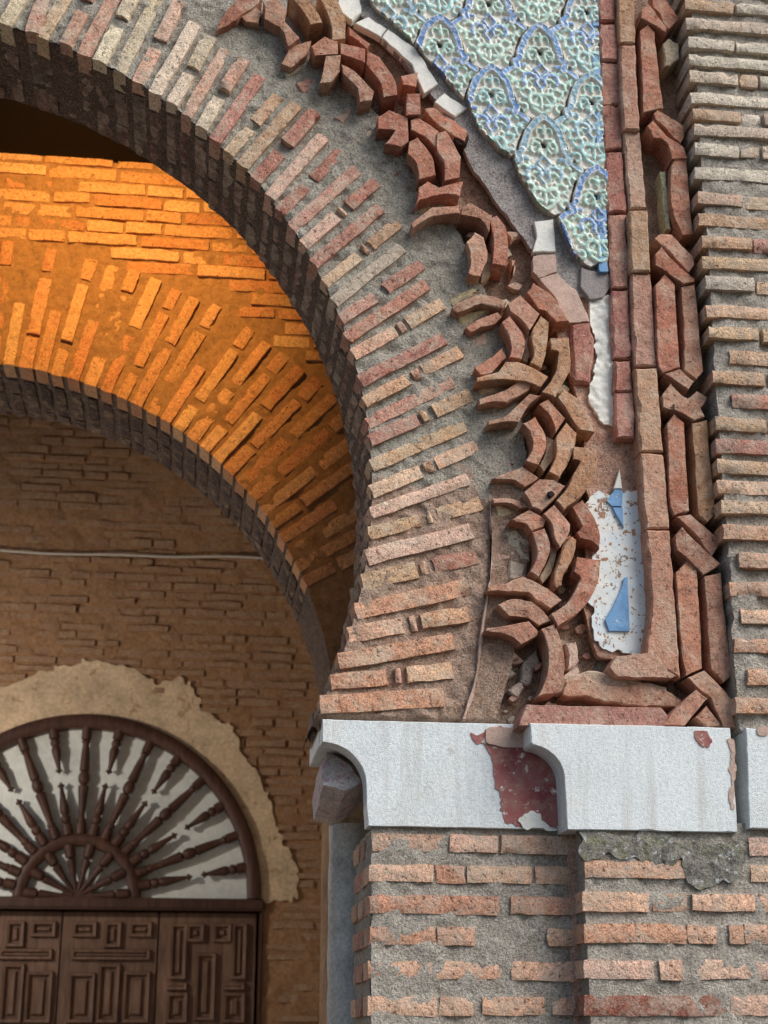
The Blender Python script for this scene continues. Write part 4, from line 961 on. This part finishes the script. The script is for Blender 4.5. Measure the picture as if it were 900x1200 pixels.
# ================================================================== COLUMN BEHIND THE PIER
col = thing('marble_column', 'slim grey marble column shaft standing behind the pier corner', 'column', (0.418, 0.47, 0))
N = 20; V = []; F = []
zz = np.linspace(0.0, 2.13, 60); 
for i, z in enumerate(zz):
    for j in range(N):
        a = 2*math.pi*j/N; r = 0.062*(1-0.03*(z/2.1))
        if z < 0.12: r = 0.085
        V.append((r*math.cos(a), r*math.sin(a), z))
    if i:
        for j in range(N): F.append(((i-1)*N+j, (i-1)*N+(j+1) % N, i*N+(j+1) % N, i*N+j))
V = np.array(V); V[:, :2] *= (1+fbm(V, 22, 3, 5)*0.05)[:, None]
mesh_obj('shaft', V, F, M_COLUMN, col, 60)

# ================================================================== INNER ARCH (second wall, lamplit)
inner = thing('inner_arch', 'inner brick arch under warm orange lamplight with dark soffit beneath', 'arch')
prism('core', arch_outline(CX2, CZ2, R2+0.03, CZ2, -2.88, 3.0, 6.5), Y2+0.03, Y2+T2-0.004, M_INNER_MORTAR, inner)
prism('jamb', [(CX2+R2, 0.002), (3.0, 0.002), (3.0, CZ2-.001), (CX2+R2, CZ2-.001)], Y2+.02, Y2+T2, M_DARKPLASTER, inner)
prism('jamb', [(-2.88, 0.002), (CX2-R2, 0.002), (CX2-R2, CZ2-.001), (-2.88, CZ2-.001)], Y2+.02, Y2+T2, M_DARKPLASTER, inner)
P_IN = [lin(196, 140, 98), lin(190, 134, 92), lin(202, 150, 108), lin(182, 122, 84), lin(206, 160, 118)]
a0 = math.radians(24); t = a0; k = 0
while t < math.radians(128):
    d = np.array([math.cos(t), math.sin(t)]); p = np.array([CX2, CZ2])+d*(R2-0.002)
    tl = math.radians(6)*max(0, math.cos(t)); d2 = np.array([d[0]*math.cos(tl)-d[1]*math.sin(tl), d[0]*math.sin(tl)+d[1]*math.cos(tl)])
    segs = [(0, .27), (.295, .53)] if k % 2 else [(0, .13), (.15, .41), (.43, .54)]
    for s, e in segs:
        if s and k % 2 and rng.random() < .2: continue
        face_brick(p+d2*s, p+d2*(e-rng.uniform(0, .02)), 0.047*rng.uniform(.88, 1.1), Y2-0.008+rng.uniform(-.006, .008), inner, M_INNER, pick(P_IN), depth=.12)
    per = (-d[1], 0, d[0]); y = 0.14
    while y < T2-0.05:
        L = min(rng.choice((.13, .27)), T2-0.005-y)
        put_brick((p[0], Y2+y+L/2, p[1]), (0, 1, 0), (d[0], 0, d[1]), per, (L, .1, .04), inner, M_INNER, pick([lin(84, 66, 60), lin(74, 56, 52), lin(94, 76, 68), lin(68, 50, 46)])); y += L+.012  # dark tones paint the inner soffit's shade into the bricks
    t += 0.0455*rng.uniform(.93, 1.07); k += 1
# level courses above
z = 3.9; k = 0
while z < CEIL+0.03:
    x = -1.75+rng.uniform(0, .2)
    while x < 1.05:
        L = rng.choice((.27, .27, .14)); 
        far = min(math.hypot(x-CX2, z-CZ2), math.hypot(x+L-CX2, z-CZ2), math.hypot(x+L/2-CX2, z-CZ2))
        if far > R2+0.53 and math.hypot(x+L/2-CX2, z-CZ2) < R2+1.4:
            face_brick((x, z), (x+L, z+rng.uniform(-.004, .004)), .046*rng.uniform(.9, 1.08), Y2-0.008+rng.uniform(-.006, .008), inner, M_INNER, pick(P_IN), depth=.12)
        x += L+rng.uniform(.012, .022)
    z += .059*rng.uniform(.95, 1.05); k += 1
thI = np.arange(0.0, math.radians(150), 0.007); rI = np.arange(R2+0.002, R2+1.3, 0.013)
TH, RR = np.meshgrid(thI, rI, indexing='ij'); base = np.c_[(CX2+RR*np.cos(TH)).ravel(), np.full(TH.size, Y2), (CZ2+RR*np.sin(TH)).ravel()]
kp = ((base[:, 2] < CEIL+.05)).reshape(TH.shape)[:-1, :-1]
V, F = prune(np.c_[base[:, 0], Y2+0.001+fbm(base, 22, 4, 23)*0.012+fbm(base, 5, 2, 29)*0.010, base[:, 2]], grid_faces(len(thI), len(rI), kp))
mesh_obj('mortar_bed', V, F[:, ::-1], M_INNER_MORTAR, inner, 70)
ysI = np.arange(0.004, T2, 0.014); TH, YY = np.meshgrid(thI, ysI, indexing='ij')
base = np.c_[CX2+R2*np.cos(TH).ravel(), Y2+YY.ravel(), CZ2+R2*np.sin(TH).ravel()]; rad = R2+0.003+fbm(base, 20, 4, 27)*0.007
mesh_obj('soffit_mortar', np.c_[CX2+rad*np.cos(TH.ravel()), base[:, 1], CZ2+rad*np.sin(TH.ravel())], grid_faces(len(thI), len(ysI)), M_SOFFIT_SHADE, inner, 70)

# ================================================================== BACK WALL, DOOR SURROUND, CABLE
YBk = 7.0
back = thing('back_wall', 'dim rough brick wall behind the inner arch holding the wooden door', 'wall')
DCX, DCZ = at(90, 1054, YBk)[0], at(90, 1054, YBk)[2]; DR = at(304, 1054, YBk)[0]-DCX
dxl, dxr = DCX-DR-0.02, DCX+DR+0.02
th_ = np.linspace(0, math.pi, 40)
poly = [(dxr, 0.002), (3.0, .002), (3.0, 6.298), (-4.2, 6.298), (-4.2, .002), (dxl, .002)]+[(DCX+(DR+.02)*math.cos(a), DCZ+(DR+.02)*math.sin(a)) for a in th_[::-1]]
prism('core', poly, YBk+0.02, YBk+.35, M_INNER_MORTAR, back)
# courses of rough brick, one joined part: each is only a few pixels high here
V = []; F = []; r2 = random.Random(5); z = 1.6
while z < 6.25:
    x = -2.4+r2.uniform(0, .25); h = r2.uniform(.03, .05)
    while x < 1.7:
        L = r2.choice((.14, .27, .27)); d = math.hypot(x+L/2-DCX, z-DCZ)
        if not (z < DCZ and abs(x+L/2-DCX) < DR+.17) and d > DR+0.17 and r2.random() > .07:
            y0 = YBk-r2.uniform(-.006, .022); b0 = len(V); j = [r2.uniform(-.006, .006) for _ in range(8)]
            m_ = x+L*r2.uniform(.3, .7)
            for xx, yy in ((x, y0), (m_, y0-r2.uniform(-.006, .008)), (x+L, y0)):
                V += [(xx, yy, z+j[0]), (xx, yy, z+h+j[1])]
                V += [(xx, YBk+.03, z-.006), (xx, YBk+.03, z+h+.006)]
                j = j[2:]+[0, 0]
            for s in (0, 4):
                a = b0+s; F += [(a, a+4, a+5, a+1), (a, a+2, a+6, a+4), (a+1, a+5, a+7, a+3)]
            F += [(b0, b0+1, b0+3, b0+2), (b0+8, b0+10, b0+11, b0+9)]
        x += L+r2.uniform(.012, .03)
    z += h+r2.uniform(.018, .03)
stuff(mesh_obj('brickwork', V, F, M_INNER, back, color=lin(164, 126, 96)))
xsB = np.arange(-2.6, 1.9, 0.022); zsB = np.arange(1.4, 6.29, 0.022)
X, Z = np.meshgrid(xsB, zsB, indexing='ij'); base = np.c_[X.ravel(), np.full(X.size, YBk), Z.ravel()]
cxm, czm = (X[:-1, :-1]+.011), (Z[:-1, :-1]+.011)
kp = ~((np.hypot(cxm-DCX, czm-DCZ) < DR+.03) | ((czm < DCZ) & (np.abs(cxm-DCX) < DR+.03)))
V, F = prune(np.c_[base[:, 0], YBk+0.0+fbm(base, 12, 4, 37)*0.02+fbm(base, 2.5, 2, 39)*0.02, base[:, 2]], grid_faces(len(xsB), len(zsB), kp))
mesh_obj('mortar_bed', V, F[:, ::-1], M_INNER_MORTAR, back, 70)
# plaster round the fanlight
pl = [(-90, 860), (-40, 818), (0, 806), (22, 799), (60, 782), (108, 772), (150, 781), (185, 801), (212, 790), (226, 806), (240, 836), (270, 850), (285, 880), (302, 905), (318, 940), (325, 975), (341, 1000), (351, 1030), (348, 1056)]
outer = [xz(x, y, YBk-.035) for x, y in pl]
inn = [(DCX+(DR+.005)*math.cos(a), DCZ+(DR+.005)*math.sin(a)) for a in np.linspace(0.0, math.pi*0.86, 40)]
sheet('plaster_ring', None, YBk-0.024, M_PLASTER, back, amp=0.006, step=0.014, scale=8, seed=91, world_poly=outer+inn, edge=0.05, skirt=.03, big=0.010, even=3)
def tube(name, pts, r, mat, parent=None, n=8):
    V = []; F = []
    for i, p in enumerate(pts):
        for j in range(n):
            a = 2*math.pi*j/n; V.append((p[0], p[1]+r*math.cos(a), p[2]+r*math.sin(a)))
        if i:
            for j in range(n): F.append(((i-1)*n+j, (i-1)*n+(j+1) % n, i*n+(j+1) % n, i*n+j))
    return mesh_obj(name, V, F, mat, parent, 180)
wp = [(x, YBk-0.05-0.004*math.sin(x*9), 4.885+0.012*math.sin(x*2.1+.5)+0.004*math.sin(x*7)) for x in np.linspace(-2.4, 1.2, 50)]
tag(tube('wall_cable', wp, 0.0075, M_CABLE), 'thin white cable strung level across the dim brick wall', 'cable')

# ================================================================== DOOR AND FANLIGHT
door = thing('wooden_door', 'dark panelled wooden double door below the arched fanlight', 'door', (0, 0, 0))
YD = YBk+0.06
box('backing', dxl-.1, dxr+.1, YD+.12, YD+.2, 0.003, DCZ+DR+.1, M_BEAM, door)
zl = at(90, 1063, YD)[2]
box('lintel', dxl-.0, dxr+.015, YBk-0.06, YD+.05, zl-.02, DCZ+0.012, M_DARKWOOD, door, .012)
box('jamb', at(303, 1100, YD)[0], dxr+.01, YBk-0.03, YD+.06, 0.004, zl-.022, M_DARKWOOD, door, .008)
box('jamb', dxl-.005, dxl+.06, YBk-0.03, YD+.06, 0.004, zl-.022, M_DARKWOOD, door, .008)
def dxz(x, y): return xz(x/2.8125, 1040+y/2.8125, YD)
X_l = [dxz(-215, 200)[0], dxz(-10, 200)[0], dxz(200, 200)[0], dxz(520, 200)[0], dxz(845, 200)[0]]
def leaf(x0, x1, panels):
    lf = box('leaf', x0+.004, x1-.004, YD, YD+.06, 0.01, zl-.03, M_WOOD, door, .004)
    for (a, b, c, d) in panels:
        pa = dxz(a, b); pb = dxz(c, d); xa, xb = sorted((pa[0], pb[0])); za, zb_ = sorted((pa[1], pb[1]))
        # moulded border and raised field
        for (i0, i1, ya, yb) in ((0, .020, .034, .020),):
            Vp = []
            for ins, yy in ((0, 0.0), (0.006, -0.034), (.022, -0.030), (.034, 0.012), (.06, -.022)):
                ins = min(ins, (xb-xa)*.42, (zb_-za)*.42)
                Vp += [(xa+ins, YD+yy, za+ins), (xb-ins, YD+yy, za+ins), (xb-ins, YD+yy, zb_-ins), (xa+ins, YD+yy, zb_-ins)]
            Fp = [(4*q+i, 4*q+(i+1) % 4, 4*q+4+(i+1) % 4, 4*q+4+i) for q in range(4) for i in range(4)]+[(16, 17, 18, 19)]
            mesh_obj('panel', Vp, Fp, M_WOOD, lf)
leafA = [(240, 112, 318, 166), (427, 112, 500, 166), (345, 112, 398, 200), (236, 202, 494, 242), (228, 280, 307, 448), (408, 276, 489, 448), (325, 250, 388, 448), (228, 470, 307, 640), (408, 470, 489, 640)]
leaf(X_l[2], X_l[3], leafA)
leaf(X_l[1]-.0, X_l[2], [(104, 110, 184, 165), (24, 110, 78, 198), (-2, 200, 172, 240), (88, 276, 166, 448), (10, 250, 70, 448), (88, 470, 166, 640)])
leaf(X_l[3], X_l[4], [(562, 118, 612, 305), (615, 118, 672, 182), (765, 118, 810, 305), (702, 118, 762, 182), (645, 215, 706, 440), (548, 345, 616, 448), (734, 345, 806, 448), (548, 312, 616, 340), (734, 312, 806, 340), (548, 470, 800, 640)])
leaf(X_l[1]-(X_l[3]-X_l[2])-.3, X_l[1], [(-130, 118, -60, 300), (-130, 345, -60, 448)])

fan = thing('fanlight', 'half-round fanlight with turned wooden spindles over the panelled door', 'fanlight', (DCX, YBk, DCZ+0.014))
def half_ring(name, r0, r1, y0, y1, mat, n=64):
    V = []; F = []
    prof = [(r0, y1), (r0, y0+.012), (r0+.012, y0), ((r0+r1)/2, y0-.008), (r1-.012, y0), (r1, y0+.012), (r1, y1)]
    for i in range(n+1):
        a = math.pi*i/n
        for r, y in prof: V.append((r*math.cos(a), y, r*math.sin(a)))
    m = len(prof)
    for i in range(n):
        for j in range(m-1): F.append((i*m+j, (i+1)*m+j, (i+1)*m+j+1, i*m+j+1))
    return mesh_obj(name, V, F, mat, fan, 40)
half_ring('rim', DR-0.085, DR+0.01, -0.07, 0.1, M_DARKWOOD)
half_ring('hub_ring', 0.335, 0.42, -0.05, 0.06, M_DARKWOOD)
pts = [(DR*.99*math.cos(a), .025, DR*.99*math.sin(a)) for a in np.linspace(0, math.pi, 40)]
prism_v = pts+[(x, .06, z) for x, y, z in pts]; nP = len(pts)
mesh_obj('backing_board', prism_v, [list(range(nP)), list(range(nP, 2*nP))[::-1]]+[[i, nP+i, nP+(i+1) % nP, (i+1) % nP] for i in range(nP)], M_PANEL, fan)
def spindle(ang, r0, r1, prof, y=-0.035, name='spindle'):
    n = 10; L = r1-r0; V = []; F = []; ca, sa = math.cos(ang), math.sin(ang)
    for i, (t_, r) in enumerate(prof):
        for j in range(n):
            b = 2*math.pi*j/n; rr_ = r0+L*t_
            V.append((rr_*ca-r*math.cos(b)*sa, y+r*math.sin(b), rr_*sa+r*math.cos(b)*ca))
        if i:
            for j in range(n): F.append(((i-1)*n+j, (i-1)*n+(j+1) % n, i*n+(j+1) % n, i*n+j))
    F.append(tuple(range(n))[::-1]); F.append(tuple(range((len(prof)-1)*n, len(prof)*n)))
    mesh_obj(name, V, F, M_DARKWOOD, fan, 50)
LONG = [(0, .034), (.10, .034), (.105, .024), (.13, .030), (.16, .022), (.22, .024), (.44, .036), (.455, .020), (.47, .030), (.49, .037), (.53, .039), (.57, .030), (.575, .020), (.585, .034), (.75, .028), (.84, .022), (.86, .032), (.875, .022), (.88, .033), (1, .033)]
SHORT = [(0, .036), (.2, .036), (.215, .022), (.24, .030), (.33, .034), (.38, .022), (.42, .030), (.5, .032), (.75, .018), (.9, .012), (.905, .022), (.94, .024), (.96, .012), (1.0, .003)]
INN = [(0, .012), (.3, .018), (.5, .024), (.68, .03), (.70, .016), (.74, .034), (.85, .036), (1, .034)]
rin, rout = 0.41, DR-0.075
for i in range(8): spindle(math.radians(90+(i-3.5)*22.8-11.2+0), rin, rout, LONG) if 0 < 90+(i-3.5)*22.8-11.2 < 180 else None
for i in range(8):
    a = math.radians(10.5+22.8*i)
    if a < math.pi:
        spindle(a, rin, rin+0.36, SHORT); spindle(a, rout, rout-0.31, SHORT)
for i in range(8): spindle(math.radians(4+24.6*i), 0.03, 0.345, INN, name='inner_spindle')
mesh_obj('hub', [(0.1*math.cos(a), y, 0.1*math.sin(a)) for y in (-.04, .06) for a in np.linspace(0, math.pi, 12)], [list(range(12)), list(range(12, 24))[::-1]]+[[i, 12+i, 13+i, i+1] for i in range(11)], M_DARKWOOD, fan)

# ================================================================== LAMP BETWEEN THE TWO ARCHES
LX, LY, LZ = -0.40, 0.62, 4.88
lamp = thing('floodlight', 'black floodlight fixed behind the front arch washing the inner arch orange', 'lamp', (LX, LY, LZ))
box('housing', -.09, .09, -.10, .04, -.06, .06, M_METAL, lamp, .012)
box('bracket', -.02, .02, -.255, -.09, -.02, .02, M_METAL, lamp, .004)
ld = bpy.data.lights.new('lamp_beam', 'SPOT'); ld.energy = 60; ld.color = (1.0, 0.55, 0.15); ld.spot_size = math.radians(90); ld.spot_blend = 0.7; ld.shadow_soft_size = 0.05
lo = bpy.data.objects.new('lamp_beam', ld); COL.objects.link(lo); lo.parent = lamp; lo.location = (0, .07, 0)
tgt = Vector((-0.62, Y2, 4.3))-Vector((LX, LY+.07, LZ)); lo.rotation_euler = (-tgt).to_track_quat('Z', 'Y').to_euler()

# ================================================================== LANTERN IN THE NAVE (lights the door wall from the upper left)
NX, NY, NZ = -2.55, 5.0, 3.25
lan = thing('hanging_lantern', 'iron hanging lantern in the nave lighting the wall around the wooden door', 'lantern', (NX, NY, NZ))
box('chain', -.008, .008, -.008, .008, .16, 6.299-NZ, M_METAL, lan)
mesh_obj('cap', [(.17*math.cos(a), .17*math.sin(a), .08) for a in np.linspace(0, 2*math.pi, 7)[:-1]]+[(0, 0, .18)], [(i, (i+1) % 6, 6) for i in range(6)]+[(5, 4, 3, 2, 1, 0)], M_METAL, lan)
for i in range(6):
    a = i*math.pi/3; x_, y_ = .13*math.cos(a), .13*math.sin(a)
    box('bar', x_-.008, x_+.008, y_-.008, y_+.008, -.2, .08, M_METAL, lan)
box('base', -.12, .12, -.12, .12, -.22, -.2, M_METAL, lan, .004)
nd = bpy.data.lights.new('lantern_bulb', 'POINT'); nd.energy = 66; nd.color = (1.0, 0.93, 0.84); nd.shadow_soft_size = 0.07
no = bpy.data.objects.new('lantern_bulb', nd); COL.objects.link(no); no.parent = lan; no.location = (0, 0, -.06)
